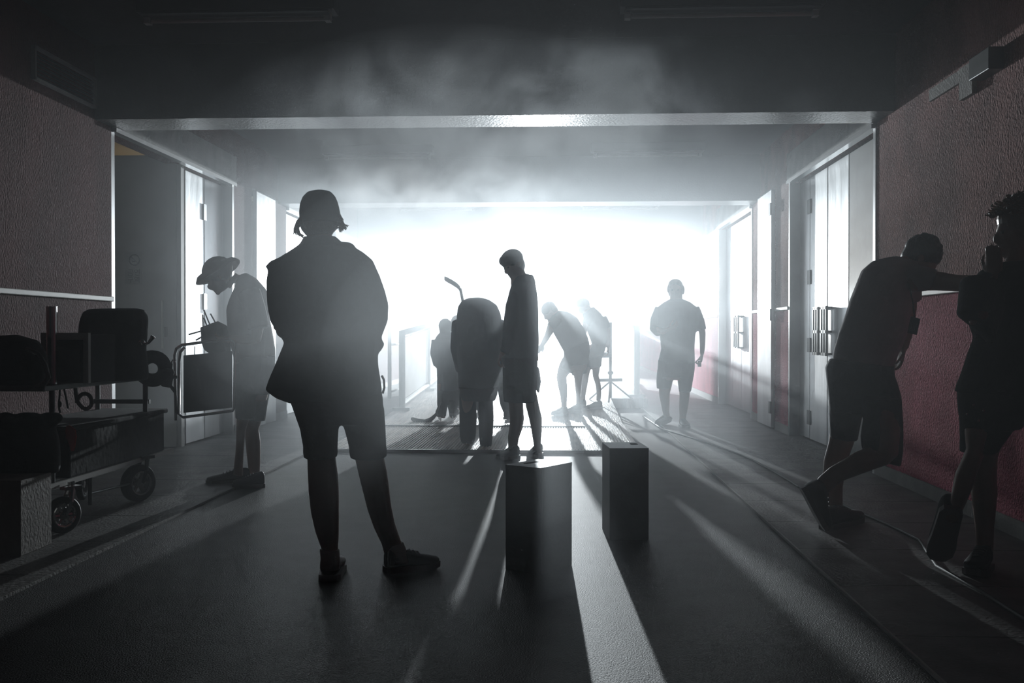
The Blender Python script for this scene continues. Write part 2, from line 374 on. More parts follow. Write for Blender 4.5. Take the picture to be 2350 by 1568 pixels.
# vent on left wall, boxes on right wall
e = empty('air_vent', (XL, 7.2, 3)); tag(e, 'dark rectangular louvred vent high on the left wall', 'vent')
b_ = MB()
for (a, b2, z0, z1) in ((6.78, 7.7, 3.14, 3.16), (6.78, 7.7, 2.92, 2.94), (6.78, 6.80, 2.92, 3.16), (7.68, 7.7, 2.92, 3.16)): b_.box((XL, a, z0), (XL + .03, b2, z1))
b_.build('frame', M['panel'], e)
b_ = MB()
for i in range(7): b_.box((XL, 6.8, 2.945 + i * .028), (XL + .015, 7.68, 2.957 + i * .028))
b_.build('slats', M['darkmetal'], e)
e = empty('wall_conduit', (XR, 6.7, 2.7)); tag(e, 'pale flat cable trunking under the right wall edge', 'conduit')
MB().box((XR - .02, 6.32, 2.74), (XR, 6.98, 2.82)).build('trunking', M['woodbox'], e)
MB().box((XR - .03, 6.24, 2.62), (XR, 6.44, 2.82)).build('cover_plate', M['woodbox'], e)
e = empty('junction_box', (XR, 6.1, 2.7)); tag(e, 'small dark junction box with brass socket high on right wall', 'junction box')
MB().box((XR - .09, 5.86, 2.67), (XR, 6.14, 2.80)).build('box', M['darkmetal'], e, bevel=.005)
q = MB()
for z in (2.705, 2.765): q.ell((XR - .045, 6.145, z), (V((.02, 0, 0)), V((0, .01, 0)), V((0, 0, .025))))
q.build('sockets', mat('brass', (.6, .45, .2), .35, .9), e)

# ---------------------------------------------------------------- film lamp at the far end
e = empty('film_lamp', (LAMP.x, LAMP.y, 0)); tag(e, 'dazzling white lamp glaring from the far end behind the boy', 'lamp')
MB().cyl(LAMP + V((0, -.1, 0)), LAMP + V((0, .45, 0)), .28, 24).build('housing', M['rubber'], e)
em = bpy.data.materials.new('lamp_glow'); em.use_nodes = True; bb = em.node_tree.nodes['Principled BSDF']
bb.inputs['Emission Color'].default_value = (.9, .96, 1, 1); bb.inputs['Emission Strength'].default_value = 60
em.cycles.emission_sampling = 'NONE'
MB().cyl(LAMP + V((0, -.13, 0)), LAMP + V((0, -.1, 0)), .24, 24).build('lens', em, e)
MB().cyl((LAMP.x, LAMP.y + .15, 0), (LAMP.x, LAMP.y + .15, 2.5), .03, 10).build('stand', M['darkmetal'], e)
for t in (0, 2.1, 4.2): MB().cyl((LAMP.x, LAMP.y + .15, .8), (LAMP.x + .6 * math.cos(t), LAMP.y + .15 + .6 * math.sin(t), .02), .018, 8).build('leg', M['darkmetal'], e)

# ================================================================ PEOPLE
def face(mb, c, fwd, up, s, ears=True):
    """a head of height s (chin to crown) centred on c"""
    c = V(c); f = V(fwd).normalized(); u = V(up); u = (u - f * u.dot(f)).normalized(); r = f.cross(u)
    E_ = lambda ff, uu, rr, a, b2, d, q=14: mb.ell(c + (f * ff + u * uu + r * rr) * s, (r * a * s, f * b2 * s, u * d * s), q)
    E_(-.03, .12, 0, .335, .42, .38, 18); E_(.10, -.22, 0, .25, .28, .26)
    E_(.20, -.06, 0, .26, .22, .30)
    E_(.44, -.12, 0, .055, .085, .11, 10); E_(.37, -.02, 0, .045, .07, .12, 10)
    E_(.31, -.43, 0, .10, .09, .08, 10); E_(.37, -.27, 0, .10, .05, .035, 10); E_(.355, -.33, 0, .085, .05, .03, 10)
    E_(.33, .06, 0, .20, .09, .05, 12)
    for k in (-1, 1):
        E_(.30, -.12, k * .15, .08, .07, .08, 10)
        if ears: E_(-.05, -.08, k * .335, .035, .08, .12, 10)
def eyes(par, c, fwd, up, s):
    c = V(c); f = V(fwd).normalized(); u = V(up); u = (u - f * u.dot(f)).normalized(); r = f.cross(u)
    for k in (-1, 1):
        MB().ell(c + (f * .345 + u * .0 + r * .14 * k) * s, (r * .05 * s, f * .045 * s, u * .04 * s), 10, 6).build('eye', M['eye'], par, smooth=True)
def hand(mb, wrist, d, nrm, s=.18, curl=.5, side=1):
    """palm, four unequal bent fingers and a thumb. d: towards the fingertips, nrm: out of the palm"""
    w_ = V(wrist); d = V(d).normalized(); nrm = V(nrm); nrm = (nrm - d * nrm.dot(d)).normalized(); r = d.cross(nrm) * side
    P_ = [w_ + d * t * s for t in (-.12, .05, .25, .45, .52)]
    rr = []
    for p, wd, th in zip(P_, (.13, .15, .21, .235, .20), (.10, .10, .085, .07, .05)):
        rr.append([p + r * wd * s * math.cos(a) + nrm * th * s * math.sin(a) for a in (2 * math.pi * j / 14 for j in range(14))])
    mb.rings(rr)
    for k, (L, off) in enumerate(((.43, .165), (.48, .055), (.45, -.055), (.35, -.165))):
        p = w_ + d * .47 * s + r * off * s; pts = [p - d * .08 * s]; a = curl * .25
        for q, (seg) in enumerate((.42, .32, .26)):
            pts.append(pts[-1] + (d * math.cos(a) + nrm * math.sin(a) + r * off * .25) * seg * (L + .08) * s); a += curl * (.9 + .1 * k)
        mb.tube(pts, [.052 * s, .05 * s, .045 * s, .034 * s], 8)
    p = w_ + d * .12 * s + r * .15 * s
    mb.tube([p, p + (r * .6 + d * .6 + nrm * .3) * .2 * s, p + (r * .55 + d * 1.1 + nrm * (.4 + curl * .3)) * .34 * s, p + (r * .35 + d * 1.3 + nrm * (.5 + curl * .6)) * .42 * s], [.075 * s, .062 * s, .053 * s, .038 * s], 8)
def limb(mb, pts, n=14):
    """tube along (px, py, dist, radius)"""
    mb.tube([PY(p[0], p[1], p[2]) for p in pts], [p[3] for p in pts], n)
def person(loc, label, group=None):
    e = empty('person', (loc[0], loc[1], 0)); return tag(e, label, 'person', group)
def cloth(name, m, par, *lofts, vox=.012, it=2, tubes=(), extra=None):
    mb = MB()
    for l in lofts: chords(mb, **l)
    for t in tubes: limb(mb, t)
    if extra: extra(mb)
    return mb.build(name, m, par, vox=vox, it=it)
def shoe(par, heel, toe, w_=.05, h=.085, pitch=None, m='shoe', up=(0, 0, 1), ankle=.11):
    """shoe from heel point to toe point (both on the sole); sole and laces as its own pieces"""
    h0 = V(heel); t = V(toe) - h0; L = t.length; d = t / L; u = V(up); u = (u - d * u.dot(d)).normalized(); r = d.cross(u)
    mb = MB(); rr = []
    for f_, wd, top in ((-.02, .55, .9), (.04, .8, ankle / h), (.2, .86, 1.12), (.34, .84, 1.05), (.5, .95, .82), (.68, 1.05, .66), (.84, 1.0, .58), (.95, .78, .48), (1.0, .45, .36)):
        c = h0 + d * f_ * L + u * (.02 + top * h / 2 * .95)
        rr.append([c + r * wd * w_ * math.copysign(abs(math.cos(a)) ** .8, math.cos(a)) + u * top * h / 2 * math.copysign(abs(math.sin(a)) ** .8, math.sin(a)) for a in (2 * math.pi * j / 18 for j in range(18))])
    mb.rings(rr); o = mb.build('shoe', M[m], par, smooth=True, sub=1)
    q = MB(); rr = []
    for f_, wd in ((-.03, .6), (.04, .88), (.25, .92), (.5, .98), (.7, 1.1), (.88, 1.02), (1.0, .6), (1.02, .3)):
        c = h0 + d * f_ * L
        lift = .008 * max(0, (f_ - .85) / .15)
        rr.append([c + r * wd * w_ + u * (.0 + lift), c - r * wd * w_ + u * (.0 + lift), c - r * wd * w_ + u * (.028 + lift), c + r * wd * w_ + u * (.028 + lift)])
    s_ = q.rings(rr).build('sole', M['sole'], None); s_.parent = o
    q = MB()
    for f_ in (.36, .44, .52, .60):
        c = h0 + d * f_ * L + u * (.02 + h * (1.06 - (f_ - .34) * 1.1)); q.tube([c - r * w_ * .5 - u * .008, c, c + r * w_ * .5 - u * .008], .004, 6)
    l_ = q.build('laces', M['sole'], None); l_.parent = o
    return o
def ground(px, py): return PZ(px, py, 0)
def strands(mb, spec, y):
    for q in spec:
        pts = q[:-1]; r0 = q[-1]; N = len(pts)
        mb.tube([PY(a[0], a[1], y + (a[2] if len(a) > 2 else 0)) for a in pts], [r0 * (1 - .8 * i / (N - 1)) for i in range(N)], 6)

# ---- A: man in a cap and open jacket, seen from behind
Y = 4.62
A = person((-1.0, Y), 'person in dark cap and loose jacket with cuffed shorts, back turned, tallest in the foreground')
jack = [(700, 548, 766, 550, .07), (680, 566, 800, 562, .09), (650, 585, 832, 578, .11), (618, 606, 856, 598, .12), (611, 640, 872, 634, .14), (611, 672, 884, 668, .15), (613, 702, 892, 700, .15),
        (620, 738, 890, 738, .15), (640, 768, 878, 768, .155), (652, 786, 872, 790, .15), (644, 806, 868, 806, .15), (630, 840, 868, 835, .155), (616, 872, 872, 862, .16), (608, 896, 876, 886, .165), (632, 914, 877, 903, .16), (664, 926, 874, 910, .14)]
bA = MB()
chords(bA, Y, shrink(jack[:-2], .86)); chords(bA, Y, [(706, 512, 762, 512, .062), (705, 540, 763, 540, .06), (700, 580, 768, 580, .065)])
chords(bA, Y, [(668, 880, 868, 880, .12), (675, 940, 872, 940, .12), (690, 965, 866, 965, .10)])
legL = [(690, 940, 772, 940, .09), (696, 1000, 770, 1000, .08), (705, 1055, 771, 1052, .062), (706, 1090, 776, 1090, .066), (708, 1130, 778, 1130, .072), (713, 1175, 778, 1178, .068), (723, 1220, 778, 1222, .055), (738, 1262, 776, 1262, .042), (740, 1300, 778, 1302, .042)]
legR = [(782, 940, 870, 940, .09), (800, 1000, 880, 995, .08), (815, 1055, 882, 1052, .062), (823, 1090, 889, 1085, .066), (833, 1130, 894, 1124, .072), (843, 1170, 898, 1160, .068), (858, 1212, 906, 1200, .055), (876, 1250, 919, 1238, .042), (884, 1282, 930, 1274, .042)]
chords(bA, Y, legL, y2=4.56); chords(bA, Y, legR, y2=4.78)
hc = PY(735, 497, Y); face(bA, hc, (-.1, 1, -.08), (0, 0, 1), .235)
for k in (-1, 1):   # forearms folded in front of the chest
    x = 640 if k < 0 else 868
    limb(bA, [(x + 14 * -k, 690, Y + .04, .05), (x - 6 * k, 745, Y + .10, .045), (x - 60 * k, 765, Y + .2, .036), (x - 100 * k, 755, Y + .22, .028)])
    hand(bA, PY(x - 100 * k, 755, Y + .22), (-k, .1, .15), (0, -1, 0), .18, .5, -k)
bA.build('body', M['skin'], A, vox=.009)
cloth('jacket', M['teal'], A, dict(y=Y, st=jack, n=28),
      dict(y=Y - .02, st=[(764, 553, 812, 558, .03), (764, 562, 814, 567, .03), (764, 574, 811, 578, .03)]),
      tubes=([(650, 700, Y + .08, .075), (660, 755, Y + .16, .06), (700, 775, Y + .24, .05)], [(850, 700, Y + .08, .075), (855, 755, Y + .16, .06), (805, 775, Y + .24, .05)]),
      extra=lambda mb: (chords(mb, Y + .02, [(856, 760, 884, 790, .05), (852, 792, 874, 806, .05), (846, 806, 862, 812, .04)]), chords(mb, Y, [(622, 598, 650, 590, .05), (608, 612, 650, 604, .04), (616, 620, 650, 618, .04)])))
cloth('collar', M['teal'], A, dict(y=Y, st=[(697, 543, 770, 543, .078), (690, 556, 786, 557, .09), (682, 566, 802, 564, .1)]), vox=.008, it=1)
cloth('shorts', M['navy'], A, dict(y=Y, st=[(655, 895, 877, 895, .14), (668, 930, 880, 930, .145), (680, 955, 882, 955, .14), (690, 972, 880, 972, .12)]),
      dict(y=Y, st=[(672, 940, 780, 940, .12), (688, 985, 777, 985, .11), (696, 1030, 775, 1030, .095), (694, 1034, 776, 1034, .1), (697, 1052, 774, 1050, .1)]),
      dict(y=Y + .03, st=[(776, 940, 882, 935, .12), (790, 985, 885, 982, .11), (801, 1028, 887, 1028, .095), (800, 1032, 889, 1032, .1), (804, 1054, 888, 1050, .1)]))
cap = MB(); chords(cap, Y, [(722, 437, 745, 437, .03), (705, 441, 760, 441, .07), (694, 452, 770, 452, .10), (688, 468, 776, 466, .115), (686, 486, 780, 482, .12), (687, 506, 784, 504, .12), (690, 512, 782, 512, .118)])
c_ = PY(738, 500, Y + .14); cap.ell(c_, (V((.085, 0, 0)), V((0, .085, -.01)), V((0, 0, .012))))
cap.build('cap', M['navy'], A, vox=.008, it=1)
h_ = MB(); chords(h_, Y, [(688, 496, 782, 500, .10), (686, 512, 783, 510, .10), (692, 528, 776, 524, .09), (702, 540, 768, 532, .08), (712, 548, 762, 540, .05)])
sp = []
for i in range(40):
    t = i / 39; j_ = random.uniform; sp.append(((692, 498 + 16 * t, j_(-.06, .06)), (684 - 2 * t + j_(-2, 2), 508 + 16 * t, j_(-.06, .06)), (679 + 8 * t + j_(-4, 3), 524 + 12 * t, j_(-.06, .06)), (675 + 24 * t + j_(-3, 3), 536 + 9 * t + j_(-3, 3), j_(-.06, .06)), .007))
    sp.append(((779, 494 + 14 * t, j_(-.06, .06)), (785 - 2 * t + j_(-2, 2), 504 + 12 * t, j_(-.06, .06)), (788 - 8 * t + j_(-3, 3), 514 + 10 * t, j_(-.06, .06)), (798 - 18 * t + j_(-4, 4), 521 + 10 * t + j_(-4, 3), j_(-.06, .06)), .007))
strands(h_, sp, Y); h_.build('hair', M['redhair'], A)
q = MB(); chords(q, 4.56, [(734, 1262, 779, 1262, .048), (736, 1285, 780, 1285, .048), (736, 1305, 780, 1305, .05)]); q.build('sock', M['sock'], A, smooth=True)
q = MB(); chords(q, 4.77, [(880, 1252, 926, 1245, .048), (884, 1275, 934, 1268, .048), (886, 1292, 940, 1288, .05)]); q.build('sock', M['sock'], A, smooth=True)
g = ground(756, 1334); shoe(A, g + V((0, .0, 0)), g + V((-.04, .29, 0)), .058)
g = ground(886, 1314); shoe(A, g, g + V((.235, .13, 0)), .052)
q = MB(); q.tube([PY(a, b2, Y) for a, b2 in ((876, 862), (881, 872), (882, 890), (878, 903))], .006, 6); q.build('carabiner', M['steel'], A)

# ---- B: person in a bucket hat bending over a tool pouch, in profile
Y = 7.38
B = person((-2.4, Y), 'person in pale bucket hat and tee shirt looking down into a tool pouch, left side')
tee = [(548, 632, 566, 626, .06), (534, 668, 590, 640, .12), (524, 692, 612, 665, .17), (519, 710, 616, 700, .19), (520, 740, 621, 738, .19), (524, 775, 627, 770, .18), (532, 805, 632, 802, .18), (539, 835, 633, 832, .18), (541, 842, 632, 840, .175)]
bB = MB(); chords(bB, Y, shrink(tee, .88))
chords(bB, Y, [(528, 664, 548, 632, .055), (520, 655, 540, 625, .05)][::-1])
chords(bB, Y, [(542, 830, 626, 830, .14), (545, 880, 622, 880, .14), (548, 920, 612, 920, .12)])
chords(bB, Y, [(545, 900, 590, 900, .08), (543, 950, 577, 950, .07), (542, 985, 565, 985, .055), (542, 1010, 562, 1010, .06), (540, 1040, 559, 1040, .05), (537, 1070, 558, 1070, .04), (535, 1090, 558, 1092, .04)], dy=-.02)
chords(bB, Y, [(570, 900, 618, 900, .08), (564, 950, 606, 950, .075), (560, 985, 594, 985, .06), (563, 1012, 598, 1012, .065), (566, 1045, 598, 1045, .055), (570, 1080, 597, 1080, .04), (572, 1096, 597, 1096, .04)], dy=.18)
hcB = PY(503, 636, Y); fB = V((-.86, -.12, -.55)); uB = V((-.5, 0, .84)); face(bB, hcB, fB, uB, .225)
for dy in (-.2, .2):
    limb(bB, [(580, 690, Y + dy, .055), (592, 740, Y + dy * 1.25, .048), (588, 778, Y + dy * 1.3, .042), (560, 780, Y + dy, .038), (528, 778, Y + dy * .6, .028)])
    hand(bB, PY(528, 778, Y + dy * .6), (-1, -dy * 1.2, -.05), (0, -dy, .3), .175, .7, 1 if dy < 0 else -1)
bB.build('body', M['skin'], B, vox=.009)
eyes(B, hcB, fB, uB, .225)
cloth('tee_shirt', M['grey'], B, dict(y=Y, st=tee), tubes=([(572, 672, Y - .19, .085), (586, 715, Y - .25, .08), (594, 755, Y - .26, .078)], [(572, 672, Y + .19, .085), (586, 715, Y + .25, .08), (594, 755, Y + .26, .078)]))
cloth('shorts', M['navy'], B, dict(y=Y, st=[(539, 818, 633, 815, .19), (540, 850, 632, 850, .19), (542, 880, 626, 880, .18), (548, 905, 620, 905, .15)]),
      dict(y=Y - .05, st=[(540, 880, 600, 880, .12), (539, 920, 590, 920, .11), (540, 962, 584, 962, .10)]),
      dict(y=Y + .14, st=[(556, 880, 624, 880, .12), (556, 920, 616, 920, .115), (556, 964, 609, 966, .11)]))
hat = MB(); hu = uB.normalized()
hat.ell(hcB + hu * .05 - fB.normalized() * .012, (V((0, 1, 0)) * .095, V((0, 1, 0)).cross(hu) * .12, hu * .105), 24, 10)
br = []
for (off, ra, rb) in ((.055, .095, .12), (.045, .125, .155), (.01, .155, .185), (.002, .155, .185), (.038, .12, .15), (.045, .08, .1)):
    side = V((0, 1, 0)); fw = side.cross(hu); br.append([hcB + hu * (off + .02 - .012 * math.cos(2 * a)) - fB.normalized() * .01 + side * ra * math.cos(a) + fw * rb * math.sin(a) for a in (2 * math.pi * j / 28 for j in range(28))])
hat.rings(br, False); hat.build('bucket_hat', M['grey'], B, smooth=True)
for (hx, tx, yy, dy) in ((566, 474, 1110, 0), (606, 534, 1118, 0)):
    g = ground(hx, yy); t = ground(tx, yy + 3); shoe(B, g + V((0, .0 if hx > 590 else .05, 0)), V((t.x, t.y, 0)), .048, m='shoe')
# tool pouch he holds
e = empty('tool_pouch', PY(490, 780, Y)); tag(e, 'dark tool pouch with thin rods sticking out, held by person in bucket hat', 'pouch')
cloth('pouch', M['black'], e, dict(y=Y, st=[(459, 752, 500, 737, .07), (461, 768, 522, 748, .09), (461, 784, 528, 776, .10), (468, 803, 530, 800, .09), (492, 820, 530, 818, .08), (508, 832, 527, 833, .05)]), vox=.008, it=1)
q = [((466, 750), (465, 722)), ((474, 746), (466, 724)), ((481, 744), (468, 712)), ((494, 740), (483, 720)), ((462, 760), (433, 768)), ((462, 774), (450, 781))]
for k, (a, b2) in enumerate(q):
    MB().tube([PY(*a, Y + (k % 3 - 1) * .03), PY(*b2, Y + (k % 3 - 1) * .04)], .006, 6).build('rod', M['darkmetal'], e)
MB().tube([PY(a, b2, Y - .1) for a, b2 in ((447, 795), (446, 812), (455, 826), (470, 830))], .003, 5).build('wire', M['darkmetal'], e)

# ---- C: boy standing with hands down, looking left
Y = 9.22
Cc = person((-.35, Y), 'person, slim boy in hooded top and shorts standing before the glare, head turned left')
hood = [(1178, 636, 1212, 628, .06), (1174, 652, 1226, 643, .11), (1169, 668, 1231, 660, .15), (1166, 680, 1233, 676, .165), (1161, 700, 1235, 698, .17), (1157, 725, 1236, 725, .17), (1154, 755, 1236, 755, .17), (1151, 785, 1237, 785, .17), (1151, 805, 1235, 808, .17), (1152, 824, 1233, 824, .165)]
bC = MB(); chords(bC, Y, shrink(hood, .87)); chords(bC, Y, [(1168, 620, 1203, 618, .055), (1172, 640, 1208, 636, .058), (1172, 655, 1214, 655, .07)])
chords(bC, Y, [(1158, 800, 1230, 800, .13), (1157, 850, 1230, 850, .13), (1160, 880, 1228, 880, .11)])
chords(bC, Y, [(1160, 860, 1198, 860, .085), (1164, 900, 1200, 900, .08), (1168, 935, 1201, 935, .062), (1170, 965, 1203, 962, .06), (1168, 985, 1199, 985, .062), (1165, 1005, 1191, 1006, .052), (1166, 1028, 1187, 1030, .038), (1167, 1040, 1187, 1042, .04)], y2=9.26)
chords(bC, Y, [(1196, 860, 1230, 860, .085), (1202, 900, 1231, 900, .08), (1207, 935, 1238, 935, .062), (1214, 962, 1244, 960, .058), (1219, 985, 1244, 985, .06), (1222, 1005, 1242, 1006, .05), (1226, 1028, 1241, 1028, .036), (1227, 1042, 1243, 1042, .038)], y2=9.2)
hcC = PY(1178, 608, Y); fC = V((-.75, -.55, -.42)); uC = V((-.32, 0, .95)); face(bC, hcC, fC, uC, .235)
limb(bC, [(1178, 694, Y - .12, .045), (1170, 745, Y - .14, .04), (1162, 790, Y - .14, .034), (1152, 815, Y - .14, .027)])
hand(bC, PY(1151, 812, Y - .14), (-.35, 0, -1), (1, 0, 0), .17, .9, 1)
limb(bC, [(1216, 690, Y + .1, .045), (1221, 745, Y + .12, .04), (1225, 800, Y + .12, .034), (1230, 828, Y + .12, .028)])
hand(bC, PY(1230, 828, Y + .12), (.05, 0, -1), (-1, 0, 0), .17, .6, -1)
bC.build('body', M['skin'], Cc, vox=.01)
eyes(Cc, hcC, fC, uC, .235)
cloth('hooded_top', M['jersey'], Cc, dict(y=Y, st=hood), dict(y=Y, st=[(1192, 634, 1222, 630, .09), (1188, 645, 1228, 640, .11), (1184, 660, 1230, 656, .12)]),
      tubes=([(1186, 664, Y - .06, .03), (1180, 680, Y - .11, .05), (1174, 700, Y - .13, .055), (1168, 754, Y - .15, .055), (1163, 795, Y - .15, .05), (1156, 810, Y - .15, .04)], [(1208, 655, Y + .06, .03), (1212, 672, Y + .1, .05), (1219, 720, Y + .12, .06), (1222, 805, Y + .13, .05)]))
cloth('shorts', M['black'], Cc, dict(y=Y, st=[(1152, 816, 1233, 816, .165), (1153, 850, 1233, 850, .16), (1154, 885, 1231, 885, .15), (1160, 898, 1229, 898, .12)]),
      dict(y=Y, st=[(1153, 870, 1200, 870, .12), (1154, 900, 1201, 900, .11), (1156, 922, 1200, 925, .105)]), dict(y=Y, st=[(1192, 870, 1232, 870, .12), (1198, 900, 1231, 898, .11), (1202, 926, 1232, 921, .105)]))
h_ = MB(); r_ = fC.normalized().cross(uC).normalized(); f_ = fC.normalized(); u_ = r_.cross(f_)
h_.ell(hcC + u_ * .05 - f_ * .012, (r_ * .094, f_ * .116, u_ * .096), 20, 10); h_.ell(hcC - f_ * .05 - u_ * .01, (r_ * .078, f_ * .06, u_ * .085), 16, 8)
h_.ell(hcC + u_ * .07 + f_ * .065, (r_ * .07, f_ * .05, u_ * .05), 14, 8)
h_.build('hair', M['hair'], Cc, vox=.01)
g = ground(1180, 1052); shoe(Cc, g + V((.03, .04, 0)), g + V((-.14, -.15, 0)), .05)
g = ground(1236, 1047); shoe(Cc, g + V((.01, .05, 0)), g + V((-.07, -.18, 0)), .05)
cloth('glove', M['black'], Cc, dict(y=Y + .02, st=[(1228, 842, 1236, 842, .03), (1229, 855, 1239, 853, .04), (1228, 875, 1242, 876, .045), (1229, 888, 1239, 892, .035), (1232, 900, 1238, 902, .02)]), vox=.008, it=1)

# ---- D: man walking towards us on the right
Y = 12.2
D = person((1.5, Y), 'person in tee shirt and shorts mid-stride on the right, hazy blue, one arm bent')
teeD = [(1538, 686, 1566, 686, .07), (1520, 696, 1585, 694, .10), (1508, 706, 1600, 706, .13), (1503, 725, 1605, 722, .14), (1507, 750, 1602, 745, .14), (1514, 772, 1596, 768, .14), (1517, 800, 1594, 800, .14), (1511, 826, 1595, 826, .145), (1510, 836, 1595, 836, .14)]
bD = MB(); chords(bD, Y, shrink(teeD, .86)); chords(bD, Y, [(1537, 665, 1566, 665, .055), (1537, 690, 1566, 690, .055), (1534, 702, 1570, 702, .07)])
chords(bD, Y, [(1514, 820, 1590, 820, .12), (1512, 850, 1590, 850, .12), (1520, 872, 1586, 872, .1)])
chords(bD, Y, [(1514, 850, 1550, 850, .09), (1512, 885, 1542, 885, .075), (1512, 905, 1537, 905, .06), (1517, 930, 1537, 928, .058), (1520, 945, 1536, 945, .04), (1524, 958, 1538, 956, .036)], y2=12.5)
chords(bD, Y, [(1552, 850, 1588, 850, .09), (1558, 885, 1584, 885, .075), (1559, 910, 1583, 910, .06), (1558, 935, 1579, 935, .055), (1559, 955, 1575, 955, .04), (1558, 972, 1574, 972, .04)], y2=12.15)
hcD = PY(1550, 664, Y); fD = V((-.15, -1, -.15)); face(bD, hcD, fD, (0, 0, 1), .235)
limb(bD, [(1512, 712, Y, .055), (1505, 735, Y, .045), (1504, 755, Y - .04, .04), (1520, 762, Y - .18, .036), (1535, 756, Y - .24, .028)])
hand(bD, PY(1535, 756, Y - .24), (.8, -.3, .4), (0, .6, .6), .18, .8, 1)
limb(bD, [(1598, 712, Y, .055), (1606, 740, Y, .045), (1612, 765, Y, .04), (1612, 795, Y - .05, .033), (1611, 812, Y - .07, .027)])
hand(bD, PY(1611, 812, Y - .07), (-.1, 0, -1), (-1, 0, 0), .19, .9, 1)
bD.build('body', M['skin'], D, vox=.011); eyes(D, hcD, fD, (0, 0, 1), .235)
cloth('tee_shirt', M['jersey'], D, dict(y=Y, st=teeD), tubes=([(1516, 708, Y, .07), (1505, 735, Y, .07), (1502, 754, Y - .02, .062), (1512, 764, Y - .1, .055)], [(1592, 708, Y, .07), (1604, 735, Y, .065), (1610, 758, Y, .06)]))
cloth('shorts', M['navy'], D, dict(y=Y, st=[(1510, 824, 1595, 824, .14), (1509, 845, 1595, 845, .14), (1512, 866, 1592, 866, .13)]),
      dict(y=Y + .04, st=[(1508, 848, 1552, 848, .12), (1506, 875, 1545, 872, .11), (1507, 892, 1537, 892, .1)]), dict(y=Y, st=[(1550, 850, 1594, 850, .12), (1555, 875, 1590, 875, .11), (1558, 900, 1586, 900, .1)]))
h_ = MB(); h_.ell(hcD + V((0, .015, .05)), (V((.09, 0, 0)), V((0, .105, 0)), V((0, 0, .078))), 20, 10); h_.ell(hcD + V((-.085, -.02, .0)), (V((.022, 0, 0)), V((0, .05, 0)), V((0, 0, .05))), 10); h_.ell(hcD + V((.09, 0, -.01)), (V((.022, 0, 0)), V((0, .06, 0)), V((0, 0, .06))), 10)
h_.ell(hcD + V((0, .06, -.03)), (V((.085, 0, 0)), V((0, .06, 0)), V((0, 0, .09))), 14)
h_.build('hair', M['hair'], D, vox=.011)
p = PY(1508, 983, 12.35); q_ = PY(1541, 955, 12.5); shoe(D, V((q_.x, q_.y, q_.z - .05)), V((p.x, 12.38, .012)), .048, up=(-.4, .6, .6))
g = ground(1569, 985); shoe(D, V((g.x, 12.2, .012)), V((g.x + .03, 11.93, .012)), .05)
MB().box(tuple(PY(1603, 842, Y - .1)), tuple(PY(1605, 828, Y - .08) + V((.02, .06, 0)))).build('phone', M['rubber'], D)

# ---- E, F: two people bending down on the ramp
Y = 13.15
E1 = person((.1, Y), 'person bending forward in the bright haze, nearer of the bending pair')
top = [(1256, 736, 1284, 712, .10), (1264, 752, 1304, 716, .15), (1272, 768, 1324, 728, .17), (1282, 786, 1338, 750, .16), (1292, 804, 1350, 776, .15), (1300, 818, 1352, 800, .14)]
bE = MB(); chords(bE, Y, shrink(top, .86)); chords(bE, Y, [(1252, 724, 1270, 706, .05), (1262, 742, 1288, 716, .06)])
chords(bE, Y, [(1296, 812, 1350, 796, .12), (1296, 835, 1350, 830, .13), (1300, 850, 1344, 850, .1)])
chords(bE, Y, [(1290, 825, 1330, 835, .09), (1280, 846, 1308, 856, .075), (1277, 866, 1300, 866, .06), (1280, 885, 1302, 885, .06), (1285, 905, 1302, 905, .05), (1288, 928, 1301, 928, .036), (1288, 938, 1302, 940, .036)], y2=13.25)
chords(bE, Y, [(1310, 830, 1352, 820, .09), (1314, 850, 1340, 848, .08), (1318, 870, 1336, 868, .062), (1320, 890, 1334, 890, .058), (1322, 910, 1333, 910, .045), (1322, 930, 1333, 930, .036)], y2=13.5)
hcE = PY(1261, 716, Y); fE = V((-.75, -.2, -.65)); uE = V((-.7, 0, .7)); face(bE, hcE, fE, uE, .225)
limb(bE, [(1268, 738, Y - .18, .05), (1260, 760, Y - .2, .042), (1254, 776, Y - .2, .038), (1246, 790, Y - .15, .028)])
hand(bE, PY(1246, 790, Y - .15), (-.6, 0, -.8), (0, 1, 0), .175, .7, 1)
limb(bE, [(1278, 738, Y + .18, .05), (1262, 762, Y + .2, .042), (1252, 778, Y + .18, .038), (1244, 792, Y + .12, .028)])
hand(bE, PY(1244, 792, Y + .12), (-.6, 0, -.8), (0, -1, 0), .175, .7, -1)
bE.build('body', M['skin'], E1, vox=.012)
cloth('shirt', M['jersey'], E1, dict(y=Y, st=top), tubes=([(1278, 728, Y - .16, .07), (1264, 752, Y - .19, .06)], [(1284, 728, Y + .16, .07), (1268, 752, Y + .19, .06)]), vox=.014)
cloth('shorts', M['navy'], E1, dict(y=Y, st=[(1294, 802, 1352, 782, .15), (1294, 822, 1354, 806, .16), (1298, 842, 1350, 836, .14)]), dict(y=Y, st=[(1290, 822, 1334, 832, .11), (1281, 842, 1312, 858, .1)]), dict(y=Y + .15, st=[(1308, 830, 1354, 824, .12), (1312, 862, 1346, 858, .1)]), vox=.014)
h_ = MB(); u_ = uE.normalized(); f_ = (fE - u_ * fE.dot(u_)).normalized(); h_.ell(hcE + u_ * .045 - f_ * .02, (V((0, 1, 0)) * .09, f_ * .11, u_ * .085), 16, 8); h_.ell(hcE - f_ * .06, (V((0, 1, 0)) * .08, f_ * .06, u_ * .09), 12, 8); h_.build('hair', M['hair'], E1, vox=.012)
for (hx, hy, tx, yy) in ((1301, 942, 1280, 13.25), (1332, 934, 1312, 13.5)):
    z = rz(yy); a = PY(hx, hy, yy); b2 = PY(tx, hy, yy - .05); shoe(E1, V((a.x, yy, z)), V((b2.x - .08, yy - .1, z)), .048)

